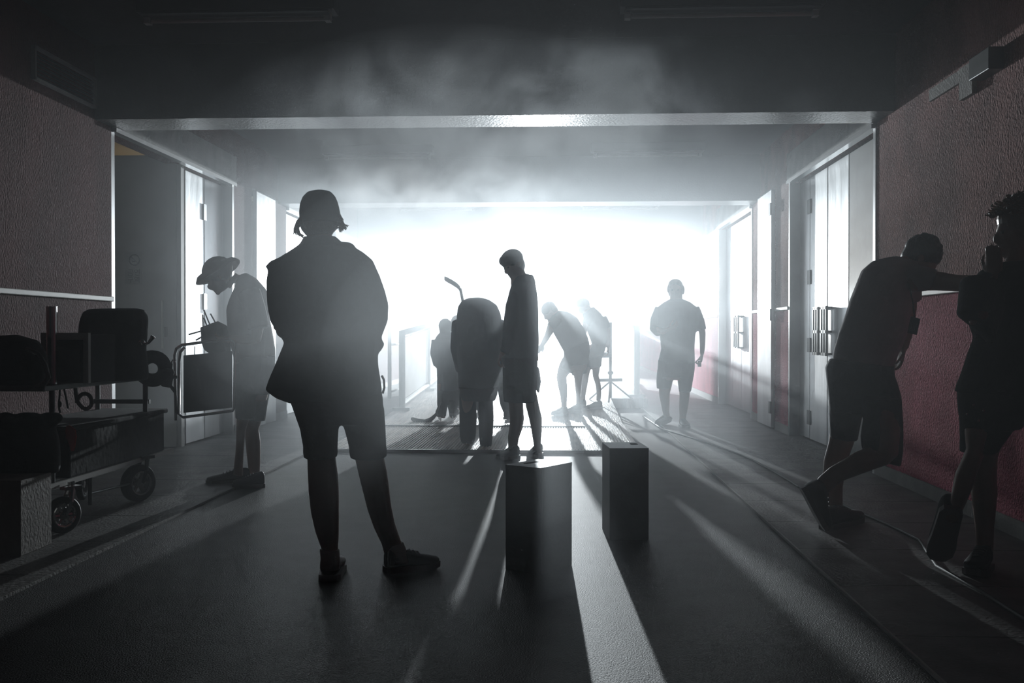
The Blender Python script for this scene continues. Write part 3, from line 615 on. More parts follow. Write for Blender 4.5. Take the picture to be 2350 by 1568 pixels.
Y = 14.3
F1 = person((.7, Y), 'person stooping beside the right barrier, faint in the haze, farther of the bending pair')
top = [(1336, 722, 1362, 704, .10), (1342, 742, 1378, 718, .15), (1348, 762, 1392, 740, .17), (1356, 782, 1394, 768, .16), (1360, 800, 1392, 790, .15)]
bF = MB(); chords(bF, Y, shrink(top, .86)); chords(bF, Y, [(1334, 712, 1350, 700, .05), (1342, 730, 1364, 712, .06)])
chords(bF, Y, [(1350, 792, 1394, 790, .12), (1340, 812, 1384, 812, .13), (1338, 826, 1378, 828, .1)])
chords(bF, Y, [(1336, 815, 1366, 820, .09), (1334, 840, 1357, 842, .075), (1335, 862, 1352, 862, .06), (1334, 885, 1348, 885, .058), (1333, 905, 1344, 905, .045), (1332, 922, 1343, 924, .036)], y2=14.1)
chords(bF, Y, [(1356, 815, 1382, 815, .09), (1359, 840, 1378, 840, .075), (1360, 862, 1374, 862, .06), (1367, 885, 1379, 883, .058), (1369, 905, 1380, 905, .045), (1368, 920, 1378, 922, .036)], y2=14.0)
hcF = PY(1341, 704, Y); face(bF, hcF, (-.8, -.2, -.55), (-.6, 0, .8), .225)
limb(bF, [(1350, 728, Y - .18, .05), (1342, 752, Y - .22, .042), (1338, 775, Y - .2, .036), (1330, 795, Y - .15, .028)])
hand(bF, PY(1330, 795, Y - .15), (-.5, 0, -.8), (0, 1, 0), .175, .7, 1)
limb(bF, [(1386, 738, Y, .05), (1394, 758, Y + .05, .042), (1398, 780, Y, .036), (1396, 796, Y - .05, .028)])
hand(bF, PY(1396, 796, Y - .05), (0, 0, -1), (-1, 0, 0), .175, .7, -1)
bF.build('body', M['skin'], F1, vox=.013)
cloth('shirt', M['jersey'], F1, dict(y=Y, st=top), tubes=([(1354, 722, Y - .16, .07), (1344, 745, Y - .2, .06)], [(1382, 730, Y, .07), (1393, 752, Y + .04, .06)]), vox=.014)
cloth('shorts', M['navy'], F1, dict(y=Y, st=[(1358, 788, 1394, 780, .15), (1346, 806, 1388, 806, .15), (1338, 826, 1380, 828, .14)]), dict(y=Y - .05, st=[(1335, 815, 1362, 818, .11), (1333, 842, 1358, 844, .1)]), dict(y=Y - .1, st=[(1354, 818, 1382, 818, .12), (1357, 844, 1380, 842, .1)]), vox=.014)
h_ = MB(); h_.ell(hcF + V((-.02, 0, .045)), (V((.1, 0, 0)), V((0, .09, 0)), V((0, 0, .08))), 16, 8); h_.build('hair', M['hair'], F1, vox=.013)
for (hx, tx, yy, px_) in ((1342, 1330, 14.1, 0), (1380, 1352, 13.95, 0)):
    z = rz(yy); a = PY(hx, 930, yy); b2 = PY(tx, 930, yy); shoe(F1, V((a.x, yy, z)), V((b2.x - .04, yy - .12, z)), .048)

# ---- G: small hockey player on skates with a stick; H: goalie from behind
def skate(par, heel, toe, up=(0, 0, 1)):
    h0, t0 = V(heel), V(toe); o = shoe(par, h0 + V((0, 0, .055)), t0 + V((0, 0, .055)), .045, .10); o.name = 'skate'
    d = (t0 - h0).normalized(); q = MB(); r = d.cross(V((0, 0, 1))) * .003
    k = len(q.v); a, b2 = h0 - d * .01, t0 + d * .01
    q.v += [a - r + V((0, 0, .004)), b2 - r + V((0, 0, .004)), b2 - r * 1 + V((0, 0, .05)), a - r + V((0, 0, .05)), a + r + V((0, 0, .004)), b2 + r + V((0, 0, .004)), b2 + r + V((0, 0, .05)), a + r + V((0, 0, .05))]
    q.f += [(0, 3, 2, 1), (4, 5, 6, 7), (0, 1, 5, 4), (1, 2, 6, 5), (2, 3, 7, 6), (3, 0, 4, 7)]
    s_ = q.build('blade', M['steel'], None); s_.parent = o; return o
Y = 12.7; ZR = rz(12.7)
G = person((-1.3, Y), 'person, small hockey player in helmet and dark kit on skates, left of the goalie')
kit = [(1010, 762, 1036, 762, .08), (1000, 774, 1046, 772, .13), (995, 790, 1050, 785, .17), (997, 812, 1051, 812, .17), (1002, 840, 1052, 840, .17), (1003, 870, 1052, 870, .17), (1003, 897, 1052, 897, .17)]
bG = MB(); chords(bG, Y, shrink(kit, .8)); chords(bG, Y, [(1013, 745, 1033, 745, .055), (1014, 765, 1033, 765, .055), (1008, 775, 1038, 775, .07)])
for x, dy in ((1016, -.05), (1039, .08)): chords(bG, Y, [(x - 12, 880, x + 12, 880, .09), (x - 10, 915, x + 10, 915, .07), (x - 9, 935, x + 9, 935, .06), (x - 7, 952, x + 7, 952, .04), (x - 6, 960, x + 6, 960, .04)], dy=dy)
face(bG, PY(1022, 750, Y), (.2, 1, -.1), (0, 0, 1), .21)
limb(bG, [(1003, 785, Y, .05), (999, 812, Y - .02, .042), (1004, 840, Y + .1, .036), (1014, 848, Y + .2, .028)]); hand(bG, PY(1014, 848, Y + .2), (.8, .4, -.2), (0, 1, 0), .16, .9, 1)
limb(bG, [(1046, 785, Y, .05), (1050, 815, Y + .02, .042), (1044, 842, Y + .12, .036), (1032, 850, Y + .2, .028)]); hand(bG, PY(1032, 850, Y + .2), (-.8, .4, -.2), (0, 1, 0), .16, .9, -1)
bG.build('body', M['skin'], G, vox=.012)
cloth('jersey', M['jersey'], G, dict(y=Y, st=kit), tubes=([(1006, 782, Y, .09), (1001, 812, Y, .08), (1005, 838, Y + .08, .06)], [(1042, 782, Y, .09), (1048, 812, Y, .08), (1044, 838, Y + .1, .06)]), vox=.013)
cloth('hockey_pants', M['black'], G, dict(y=Y, st=[(1003, 885, 1052, 885, .17), (1003, 905, 1052, 905, .16), (1006, 918, 1050, 918, .13)]), *[dict(y=Y + dy, st=[(x - 13, 900, x + 13, 900, .11), (x - 13, 930, x + 12, 928, .1), (x - 9, 945, x + 9, 945, .08), (x - 8, 956, x + 8, 956, .06)]) for x, dy in ((1016, -.05), (1039, .08))], vox=.013)
q = MB(); q.ell(PY(1022, 748, Y), (V((.088, 0, 0)), V((0, .115, 0)), V((0, 0, .095))), 20, 12)
chords(q, Y, [(1007, 752, 1037, 752, .1), (1009, 764, 1035, 764, .08)]); q.build('helmet', M['case'], G, vox=.011)
for px_, yy in ((1014, 12.66), (1040, 12.8)):
    a = PY(px_, 960, yy); skate(G, V((a.x, yy - .1, rz(yy))), V((a.x + (.03 if px_ > 1020 else -.06), yy + .14, rz(yy) + .006)))
st = empty('hockey_stick', PY(1001, 951, 12.5)); tag(st, 'dark hockey stick with its curved blade lying low on the ramp', 'hockey stick')
def stick(par, blade, shaft, y, hb=.035):
    q = MB(); rr = []
    for (x, yy_, hh) in blade:
        c = PY(x, yy_, y); rr.append([c + V((0, -.008, hh)), c + V((0, .008, hh)), c + V((0, .008, -hh)), c + V((0, -.008, -hh))])
    q.rings(rr).build('blade', M['rubber'], par); P0 = [PY(*s_) for s_ in shaft]
    MB().tube(P0, .014, 8).build('shaft', M['black'], par)
stick(st, [(943, 961, .012), (948, 963, .028), (960, 967, .033), (975, 969, .033), (988, 964, .034), (998, 955, .03), (1003, 949, .02)], [(1000, 952, 12.5), (1010, 925, 12.52), (1030, 860, 12.85)], 12.5)
# second small player, only the helmet shows beside the goalie
Y = 13.6
G2 = person((-1.2, Y), 'person in pale helmet, mostly hidden between the small player and the goalie')
kit = [(1042, 760, 1086, 760, .08), (1036, 775, 1108, 772, .14), (1030, 800, 1122, 800, .18), (1032, 840, 1122, 840, .18), (1034, 880, 1120, 880, .18)]  # kit widened out of view to block lamp light beside the goalie
bG = MB(); chords(bG, Y, shrink(kit, .8)); chords(bG, Y, [(1042, 738, 1064, 738, .055), (1046, 765, 1072, 765, .055)])
for x in (1052, 1098): chords(bG, Y, [(x - 15, 870, x + 15, 870, .1), (x - 13, 905, x + 13, 905, .08), (x - 10, 925, x + 10, 925, .06), (x - 8, 942, x + 8, 942, .04)])
face(bG, PY(1049, 742, Y), (.2, 1, 0), (0, 0, 1), .21)
for k in (-1, 1):
    limb(bG, [(1068 + 28 * k, 785, Y, .05), (1068 + 32 * k, 815, Y, .042), (1068 + 24 * k, 842, Y + .1, .03)]); hand(bG, PY(1068 + 24 * k, 842, Y + .1), (-k * .3, .6, -.6), (0, 1, 0), .16, .7, -k)
bG.build('body', M['skin'], G2, vox=.014)
cloth('jersey', M['jersey'], G2, dict(y=Y, st=kit), vox=.015)
cloth('hockey_pants', M['black'], G2, dict(y=Y, st=[(1033, 868, 1122, 868, .18), (1036, 895, 1120, 895, .16)]), *[dict(y=Y, st=[(x - 18, 885, x + 18, 885, .13), (x - 15, 925, x + 15, 925, .1)]) for x in (1052, 1098)], vox=.015)
q = MB(); q.ell(PY(1049, 740, Y), (V((.09, 0, 0)), V((0, .12, 0)), V((0, 0, .10))), 20, 12); q.build('helmet', M['white'], G2, vox=.012)
for x in (1052, 1098):
    a = PY(x, 942, Y); skate(G2, V((a.x, Y - .1, rz(Y))), V((a.x, Y + .14, rz(Y) + .006)))

Y = 9.95
Hh = person((-.75, Y), 'person, hulking hockey goalie in a huge rounded jersey and leg pads, stooped, back turned')
big = [(1076, 684, 1104, 683, .08), (1060, 690, 1122, 688, .16), (1051, 704, 1140, 700, .22), (1048, 725, 1149, 720, .26), (1047, 752, 1153, 748, .28), (1048, 780, 1152, 778, .28), (1049, 810, 1150, 808, .27), (1050, 840, 1148, 838, .26), (1051, 870, 1146, 868, .25), (1052, 892, 1144, 890, .24)]
bH = MB(); chords(bH, Y, shrink(big, .72)); chords(bH, Y, [(1078, 700, 1110, 700, .08), (1076, 730, 1116, 730, .1)], dy=.12)
face(bH, PY(1092, 716, Y + .24), (0, .9, -.45), (0, .4, .9), .225)
for x in (1073, 1114): chords(bH, Y, [(x - 20, 850, x + 20, 850, .1), (x - 16, 900, x + 16, 900, .08), (x - 13, 950, x + 13, 950, .065), (x - 10, 1000, x + 10, 1000, .045), (x - 9, 1020, x + 9, 1020, .045)])
for k in (-1, 1):
    limb(bH, [(1100 + 38 * k, 740, Y + .05, .06), (1100 + 42 * k, 800, Y + .12, .05), (1100 + 36 * k, 850, Y + .25, .035)]); hand(bH, PY(1100 + 36 * k, 850, Y + .25), (-k * .2, .6, -.6), (0, 1, 0), .18, .8, -k)
bH.build('body', M['skin'], Hh, vox=.012)
cloth('jersey', M['jersey'], Hh, dict(y=Y, st=big, n=28), tubes=([(1068, 740, Y + .05, .14), (1062, 800, Y + .12, .13), (1068, 850, Y + .22, .10)], [(1132, 740, Y + .05, .14), (1136, 800, Y + .12, .13), (1130, 850, Y + .22, .10)]), vox=.014, it=4)
cloth('hockey_pants', M['black'], Hh, dict(y=Y, st=[(1054, 872, 1144, 870, .22), (1055, 905, 1142, 905, .2), (1060, 920, 1136, 920, .15)]), vox=.014)
for x0, x1, yb, dy in ((1054, 1092, 1018, .06), (1098, 1131, 1028, 0)):
    q = MB(); chords(q, Y + dy, [(x0 + 5, 888, x1 - 5, 888, .06), (x0, 905, x1, 905, .12), (x0, 960, x1 + 2, 960, .13), (x0 + 1, 1000, x1, 1000, .13), (x0 + 3, yb - 8, x1 - 2, yb - 8, .13), (x0 + 6, yb, x1 - 5, yb, .1)])
    q.build('leg_pad', M['case'], Hh, vox=.012)
    a = PY((x0 + x1) / 2, 1020, Y + dy); skate(Hh, V((a.x, Y + dy - .1, .035)), V((a.x, Y + dy + .15, .04)))
q = MB(); q.ell(PY(1092, 712, Y + .22), (V((.095, 0, 0)), V((0, .12, -.03)), V((0, .03, .10))), 20, 12); q.build('helmet', M['case'], Hh, vox=.012)
st = empty('hockey_stick', PY(1060, 690, Y + .1)); tag(st, 'hockey stick held upright with its bent blade above the goalie', 'hockey stick')
stick(st, [(1020, 639, .02), (1026, 642, .026), (1037, 648, .026), (1048, 655, .026), (1055, 662, .026), (1058, 670, .02)], [(1056, 662, Y + .1), (1059, 676, Y + .1), (1062, 692, Y + .1), (1076, 850, Y + .3)], Y + .1)
# third skater half hidden behind the goalie
Y = 12.3
G3 = person((-.9, Y), 'person on skates almost wholly hidden between the goalie and the boy')
kit = [(1118, 790, 1152, 790, .08), (1096, 804, 1178, 802, .15), (1084, 830, 1190, 830, .2), (1085, 880, 1190, 880, .2)]  # hidden width of the kit added to close gaps in the floor shadow
bG = MB(); chords(bG, Y, shrink(kit, .8)); chords(bG, Y, [(1122, 765, 1138, 765, .055), (1122, 795, 1138, 795, .055)])
for x, s_ in ((1108, 2), (1162, 8)): chords(bG, Y, [(x - 11, 870, x + 11, 870, .09), (x - 9 + s_ / 2, 905, x + 9 + s_ / 2, 905, .07), (x - 8 + s_, 940, x + 8 + s_, 940, .05), (x - 6 + s_, 962, x + 6 + s_, 962, .04)])
face(bG, PY(1130, 770, Y), (.2, 1, 0), (0, 0, 1), .2)
for k in (-1, 1):
    limb(bG, [(1130 + 18 * k, 812, Y, .045), (1130 + 20 * k, 840, Y, .04), (1130 + 15 * k, 866, Y + .1, .028)]); hand(bG, PY(1130 + 15 * k, 866, Y + .1), (-k * .3, .6, -.6), (0, 1, 0), .15, .7, -k)
bG.build('body', M['skin'], G3, vox=.014)
cloth('jersey', M['jersey'], G3, dict(y=Y, st=kit), vox=.015)
cloth('hockey_pants', M['black'], G3, dict(y=Y, st=[(1085, 868, 1190, 868, .2), (1088, 895, 1188, 895, .18)]), *[dict(y=Y, st=[(x - 22, 885, x + 22, 885, .14), (x - 18 + s_ / 2, 930, x + 18 + s_ / 2, 930, .11), (x - 11 + s_, 955, x + 11 + s_, 955, .08)]) for x, s_ in ((1108, 2), (1162, 8))], vox=.015)
for x in (1112, 1170):
    a = PY(x, 960, Y); skate(G3, V((a.x - .05, Y - .1, .035)), V((a.x + .08, Y + .1, .04)))

# ---- I: man in pale tee shirt leaning with arm stretched out, legs crossed
Y = 5.95
I1 = person((1.75, Y), 'person in pale tee shirt and dark shorts, head bowed, leaning with arm stretched to shoulder')
teeI = [(2000, 601, 2060, 588, .10), (1976, 622, 2110, 600, .17), (1965, 650, 2120, 640, .20), (1950, 688, 2096, 672, .20), (1938, 725, 2093, 716, .19), (1924, 765, 2083, 768, .18), (1914, 800, 2062, 815, .18), (1910, 822, 2052, 842, .175), (1916, 832, 2050, 848, .165)]
bI = MB(); chords(bI, Y, shrink(teeI, .86))
chords(bI, Y, [(2030, 606, 2080, 585, .06), (2060, 632, 2092, 580, .062), (2085, 630, 2110, 575, .062)])
chords(bI, Y, [(1912, 830, 2050, 845, .14), (1908, 880, 2055, 890, .145), (1912, 930, 2060, 930, .14)])
# standing leg and the crossed leg swung behind
chords(bI, Y, [(1912, 900, 1990, 905, .1), (1908, 960, 1978, 965, .09), (1902, 1010, 1962, 1012, .07), (1890, 1055, 1948, 1050, .068), (1888, 1085, 1940, 1085, .07), (1893, 1120, 1934, 1120, .055), (1900, 1160, 1934, 1160, .042), (1900, 1188, 1936, 1188, .042)], dy=.06)
chords(bI, Y - .12, [(1985, 930, 2062, 930, .1), (2004, 985, 2068, 985, .09), (2010, 1035, 2062, 1045, .075), (1995, 1024, 2040, 1066, .07), (1962, 1038, 2005, 1078, .068), (1935, 1055, 1972, 1090, .06), (1905, 1072, 1935, 1104, .046), (1882, 1092, 1908, 1124, .04), (1868, 1108, 1894, 1140, .038)], y2=5.72)
hcI = PY(2115, 594, Y); fI = V((.72, -.15, -.62)); uI = V((.58, 0, .8)); face(bI, hcI, fI, uI, .225)
limb(bI, [(2095, 640, Y - .12, .07), (2150, 645, Y - .22, .055), (2195, 650, Y - .45, .046), (2230, 650, Y - .62, .042), (2262, 648, Y - .78, .03)])
hand(bI, PY(2262, 648, Y - .78), (.6, -.6, -.05), (.1, 0, -1), .19, .5, 1)
limb(bI, [(2085, 650, Y + .2, .055), (2085, 710, Y + .24, .048), (2078, 770, Y + .22, .04), (2072, 800, Y + .18, .03)])
hand(bI, PY(2072, 800, Y + .18), (-.2, 0, -1), (-1, 0, 0), .19, .7, -1)
bI.build('body', M['skin'], I1, vox=.009)
cloth('tee_shirt', M['grey'], I1, dict(y=Y, st=teeI, n=26), dict(y=Y - .08, st=[(2080, 600, 2096, 672, .11), (2110, 608, 2112, 670, .10), (2135, 614, 2128, 668, .09), (2154, 619, 2132, 668, .088)], y2=Y - .24), tubes=([(2080, 640, Y + .18, .09), (2086, 690, Y + .23, .075)],))
cloth('shorts', M['navy'], I1, dict(y=Y, st=[(1904, 822, 2053, 838, .18), (1893, 842, 2054, 862, .185), (1896, 870, 2062, 885, .185), (1900, 910, 2069, 910, .18), (1903, 945, 2071, 950, .16)]),
      dict(y=Y + .05, st=[(1901, 920, 1985, 930, .125), (1903, 965, 1976, 970, .115), (1904, 1005, 1968, 1013, .10)]),
      dict(y=Y - .1, st=[(1968, 915, 2070, 915, .125), (1980, 960, 2073, 960, .12), (1974, 1003, 2074, 1005, .11), (1977, 1030, 2073, 1038, .10), (2022, 1056, 2068, 1071, .075)]))
h_ = MB(); u_ = uI.normalized(); f_ = (fI - u_ * fI.dot(u_)).normalized(); s_ = f_.cross(u_)
h_.ell(hcI + u_ * .04 - f_ * .015, (s_ * .09, f_ * .112, u_ * .088), 22, 12); h_.ell(hcI - f_ * .055 - u_ * .01, (s_ * .08, f_ * .06, u_ * .08), 16, 8)
q = h_; rnd = random.Random(3)
for i in range(40):
    a = rnd.uniform(0, 6.28); b2 = rnd.uniform(.2, 1.5); v = (s_ * math.cos(a) * math.cos(b2) + f_ * math.sin(a) * math.cos(b2) + u_ * math.sin(b2)); q.ell(hcI + u_ * .04 - f_ * .015 + v * .095, (s_ * .02, f_ * .02, u_ * .02), 8, 6)
h_.build('hair', M['hair'], I1, vox=.009, it=2)
g = ground(1893, 1220); t = ground(1985, 1207); shoe(I1, V((g.x, g.y, .012)), V((t.x, t.y + .1, .012)), .055, .10, m='shoe')
p = PY(1837, 1122, 5.70); t = ground(1898, 1238); shoe(I1, p + V((.0, 0, .0)), V((t.x, 5.72, .03)), .052, .10, up=(.8, 0, .35))
bg = empty('badge', PY(2098, 745, Y - .1)); tag(bg, 'small dark laminated pass dangling at chest of the leaning person', 'badge')
q = MB(); a, b2, c_, d_ = PY(2091, 726, Y - .12), PY(2112, 732, Y - .12), PY(2104, 769, Y - .12), PY(2083, 764, Y - .12)
q.v += [a, b2, c_, d_] + [v + V((0, .006, 0)) for v in (a, b2, c_, d_)]; q.f += [(0, 3, 2, 1), (4, 5, 6, 7), (0, 1, 5, 4), (1, 2, 6, 5), (2, 3, 7, 6), (3, 0, 4, 7)]
q.build('pass_card', M['case'], bg)
q = MB()
for k_ in (0, 1, 2): q.tube([PY(2092 + 4 * k_, 744 + k_, Y - .126), PY(2090 + 4 * k_, 756 + k_, Y - .126)], .0018, 5)
q.tube([PY(2089, 741, Y - .126), PY(2104, 745, Y - .126), PY(2101, 760, Y - .126), PY(2086, 757, Y - .126), PY(2089, 741, Y - .126)], .0015, 5)
q.build('printed_lines', M['sole'], bg)
MB().tube([PY(2086, 650, Y - .14), PY(2094, 690, Y - .14), PY(2099, 728, Y - .12)], .004, 5).build('lanyard', M['black'], bg)

# ---- J: curly haired person at the right edge
Y = 4.85
J = person((2.3, Y), 'person with curly hair at the right edge, all in black, hand to face')
coat = [(2275, 606, 2400, 596, .11), (2245, 625, 2440, 615, .17), (2222, 660, 2450, 650, .2), (2217, 700, 2450, 700, .2), (2222, 745, 2445, 745, .19), (2233, 775, 2430, 775, .18), (2222, 805, 2425, 805, .18), (2207, 850, 2420, 850, .19), (2193, 885, 2415, 890, .19), (2190, 900, 2410, 905, .185)]
bJ = MB(); chords(bJ, Y, shrink(coat, .85)); chords(bJ, Y, [(2310, 570, 2372, 570, .065), (2306, 605, 2374, 605, .065), (2300, 625, 2380, 625, .08)])
chords(bJ, Y, [(2200, 880, 2400, 890, .14), (2204, 940, 2370, 940, .14), (2210, 985, 2330, 985, .12)])
chords(bJ, Y, [(2212, 960, 2330, 960, .11), (2222, 1010, 2305, 1010, .09), (2226, 1050, 2290, 1050, .072), (2228, 1090, 2288, 1090, .072), (2228, 1130, 2290, 1130, .078), (2232, 1170, 2286, 1170, .065), (2238, 1215, 2282, 1215, .05), (2240, 1262, 2280, 1262, .044), (2240, 1285, 2280, 1285, .044)], y2=4.95)
chords(bJ, Y - .05, [(2212, 980, 2280, 980, .1), (2216, 1030, 2262, 1030, .075), (2205, 1058, 2252, 1062, .068), (2192, 1085, 2242, 1090, .065), (2186, 1115, 2232, 1120, .06), (2180, 1150, 2218, 1155, .046), (2172, 1175, 2206, 1180, .04), (2168, 1195, 2200, 1200, .04)], y2=4.75)
hcJ = PY(2338, 530, Y); fJ = V((-.97, .1, -.1)); face(bJ, hcJ, fJ, (0, 0, 1), .235)
limb(bJ, [(2245, 670, Y - .16, .06), (2250, 740, Y - .2, .05), (2262, 760, Y - .2, .044), (2280, 690, Y - .16, .038), (2286, 638, Y - .12, .03)])
hand(bJ, PY(2286, 636, Y - .12), (-.12, 0, 1), (.6, .7, 0), .18, .35, 1)
limb(bJ, [(2430, 680, Y + .05, .06), (2438, 760, Y + .06, .05), (2425, 840, Y, .04), (2415, 880, Y - .04, .03)])
hand(bJ, PY(2415, 880, Y - .04), (-.1, 0, -1), (-1, 0, 0), .18, .6, 1)
bJ.build('body', M['skin'], J, vox=.009); eyes(J, hcJ, fJ, (0, 0, 1), .235)
cloth('jacket', M['black'], J, dict(y=Y, st=coat, n=28), tubes=([(2250, 650, Y - .12, .09), (2240, 720, Y - .18, .085), (2256, 762, Y - .2, .07), (2276, 700, Y - .16, .058), (2284, 655, Y - .13, .046)], [(2425, 660, Y + .03, .09), (2438, 760, Y + .06, .08), (2424, 850, Y, .06)]))
cloth('shorts', M['black'], J, dict(y=Y, st=[(2195, 885, 2405, 890, .18), (2196, 920, 2398, 920, .185), (2200, 960, 2370, 955, .17), (2204, 985, 2345, 985, .15)]),
      dict(y=Y, st=[(2200, 960, 2350, 950, .13), (2202, 1000, 2322, 995, .12), (2201, 1036, 2288, 1042, .105)]))
h_ = MB(); h_.ell(hcJ + V((.012, 0, .055)), (V((.108, 0, 0)), V((0, .10, 0)), V((0, 0, .085))), 22, 12); h_.ell(hcJ + V((.06, 0, -.01)), (V((.07, 0, 0)), V((0, .09, 0)), V((0, 0, .1))), 16, 8)
rnd = random.Random(5)
for i in range(170):
    a = rnd.uniform(0, 6.28); b2 = rnd.uniform(-.15, 1.5); v = V((math.cos(a) * math.cos(b2), math.sin(a) * math.cos(b2), math.sin(b2)))
    if v.x < -.3 and v.z < .15: continue
    c_ = hcJ + V((.01, 0, .045)) + V((v.x * .122, v.y * .112, v.z * .108)); k_ = rnd.uniform(.014, .026)
    t_ = [c_ + V((math.cos(j * 1.3 + i) * k_ * .6, math.sin(j * 1.3 + i) * k_ * .6, 0)) + v * k_ * j * .35 for j in range(5)]
    h_.tube(t_, [.006, .007, .006, .005, .003], 6)
h_.build('hair', mat('curly_hair', (.22, .12, .06), .4), J)
g = ground(2262, 1305); shoe(J, V((g.x - .02, 4.93, .012)), V((g.x - .15, 4.74, .012)), .055, m='black')
p = PY(2186, 1172, 4.74); t = ground(2152, 1306); shoe(J, p + V((-.015, -.03, 0)), V((t.x, t.y, .035)), .058, .10, m='black', up=(.25, .9, .3))
q = MB()
for a, b2 in ((2234, 930), (2257, 943), (2219, 951), (2246, 966)):
    c_ = PY(a, b2, Y - .205); q.ell(c_, (V((.006, 0, 0)), V((0, .004, 0)), V((0, 0, .006))), 8, 6)
q.build('rivets', M['chrome'], J)

# ================================================================ PROPS
def applebox(pts, lab, h=.51, slot=True):
    """upright hollow crate from its four top corners"""
    c = sum(pts, V()) / 4; c.z = 0
    d = (pts[1] - pts[0]); d.z = 0; w_ = d.length; d.normalize(); ang = math.atan2(d.y, d.x)
    e_ = (pts[2] - pts[1]); e_.z = 0; dp = e_.length
    e = empty('apple_box', c); tag(e, lab, 'box', 'wooden boxes stood on end on the floor')
    M4 = Matrix.Translation(c) @ Matrix.Rotation(ang, 4, 'Z')
    t = .018; b_ = MB()
    hw, hd = w_ / 2, dp / 2
    b_.box((-hw, -hd, 0), (hw, -hd + t, h), M4); b_.box((-hw, hd - t, 0), (hw, hd, h), M4)
    b_.box((-hw, -hd + t, 0), (-hw + t, hd - t, h), M4); b_.box((hw - t, -hd + t, 0), (hw, hd - t, h), M4)
    b_.box((-hw + t, -hd + t, 0), (hw - t, hd - t, t), M4)
    b_.build('side_panels', M['blackbox'], e, bevel=.0015)
    return e, M4, hw, hd, t
def lid(e, M4, hw, hd, t, h, sx, sy):
    """top board with a rounded hand slot"""
    q = MB(); n_ = 24; out = []; inn = []
    cx, cy, a, b2 = sx
    for i in range(n_):
        th = 2 * math.pi * i / n_
        ox, oy = math.cos(th), math.sin(th); k = 1 / max(abs(ox) / hw, abs(oy) / hd); out.append((ox * k, oy * k))
        inn.append((cx + a * math.copysign(abs(ox) ** .5, ox), cy + b2 * math.copysign(abs(oy) ** .5, oy)))
    # snap the four nearest directions to the true corners
    for (X_, Y_) in ((hw, hd), (-hw, hd), (-hw, -hd), (hw, -hd)):
        j = min(range(n_), key=lambda i: (out[i][0] - X_) ** 2 + (out[i][1] - Y_) ** 2); out[j] = (X_, Y_)
    for z in (h, h - t):
        q.v += [M4 @ V((x, y, z + .0005)) for x, y in out] + [M4 @ V((x, y, z + .0005)) for x, y in inn]
    N = n_
    for i in range(N):
        j = (i + 1) % N
        q.f += [(i, j, N + j, N + i), (2 * N + i, 3 * N + i, 3 * N + j, 2 * N + j), (i, 2 * N + i, 2 * N + j, j), (N + i, N + j, 3 * N + j, 3 * N + i)]
    q.build('top_board', M['blackbox'], e)
h = .51
a = [PZ(*p, h) for p in ((1163, 1067), (1243, 1075), (1311, 1061), (1230, 1054))]
e, M4, hw, hd, t = applebox(a, 'black box standing on end, turned corner-on, with bright glint on its top')
lid(e, M4, hw, hd, t, h, (-hw * .45, 0, .018, .055), None)
a = [PZ(*p, h) for p in ((1403.5, 1029), (1493, 1028.5), (1466, 1015), (1375, 1016))]
e, M4, hw, hd, t = applebox(a, 'black box standing on end, right of the corner-on box, with hand slot on top')
lid(e, M4, hw, hd, t, h, (hw * .55, .05, .022, .035), None)

# grey wooden block at lower left
e = empty('wooden_block', (-3.0, 5.1, 0)); tag(e, 'grey rough block on the floor at lower left under the cart load', 'block')
MB().box((-3.30, 4.93, .012), (-2.74, 5.24, .40)).build('block', M['woodbox'], e, bevel=.004)

# ---- equipment cart
X0, X1 = -3.30, -2.82; Y0, Y1 = 5.1, 7.05
ct = empty('equipment_cart', ((X0 + X1) / 2, (Y0 + Y1) / 2, .012)); tag(ct, 'dark two-tier wheeled equipment cart along the left wall', 'cart')
ZT, ZL = .865, .31
MB().box((X0, 5.32, ZT - .035), (X1, Y1, ZT)).build('upper_tray', M['darkmetal'], ct, bevel=.006)
b_ = MB().box((X0, Y0, ZL - .03), (X0 + .04, Y1 + .1, ZL)).box((X1 - .04, Y0, ZL - .03), (X1, Y1 + .1, ZL))
for y in (Y0, 5.75, 6.4, 7.0): b_.box((X0 + .04, y, ZL - .025), (X1 - .04, y + .04, ZL - .002))
b_.build('lower_frame', M['panel'], ct)
for k, (x, y, z1) in enumerate(((X1 - .03, 5.46, 1.30), (X0 + .03, 5.46, 1.0), (X1 - .03, 6.72, ZT), (X0 + .03, 6.9, ZT))):
    MB().cyl((x, y, ZL), (x, y, z1), .017 if k != 0 else .016, 12).build('upright', M['darkmetal'], ct)
MB().cyl((X1 - .03, 5.46, ZT), (X1 - .03, 5.46, 1.30), .029, 16).build('sleeve_tube', M['chrome'], ct, smooth=False)
MB().box((X0 + .03, 6.78, .66), (X1 - .03, 6.81, .69)).build('crossbar', M['darkmetal'], ct)
MB().cyl((X1 - .05, 6.6, .14), (X1 - .05, 5.95, .17), .008, 8).cyl((X1 - .05, 5.95, .1), (X1 - .05, 5.95, .3), .012, 8).build('brake_rod', M['darkmetal'], ct)
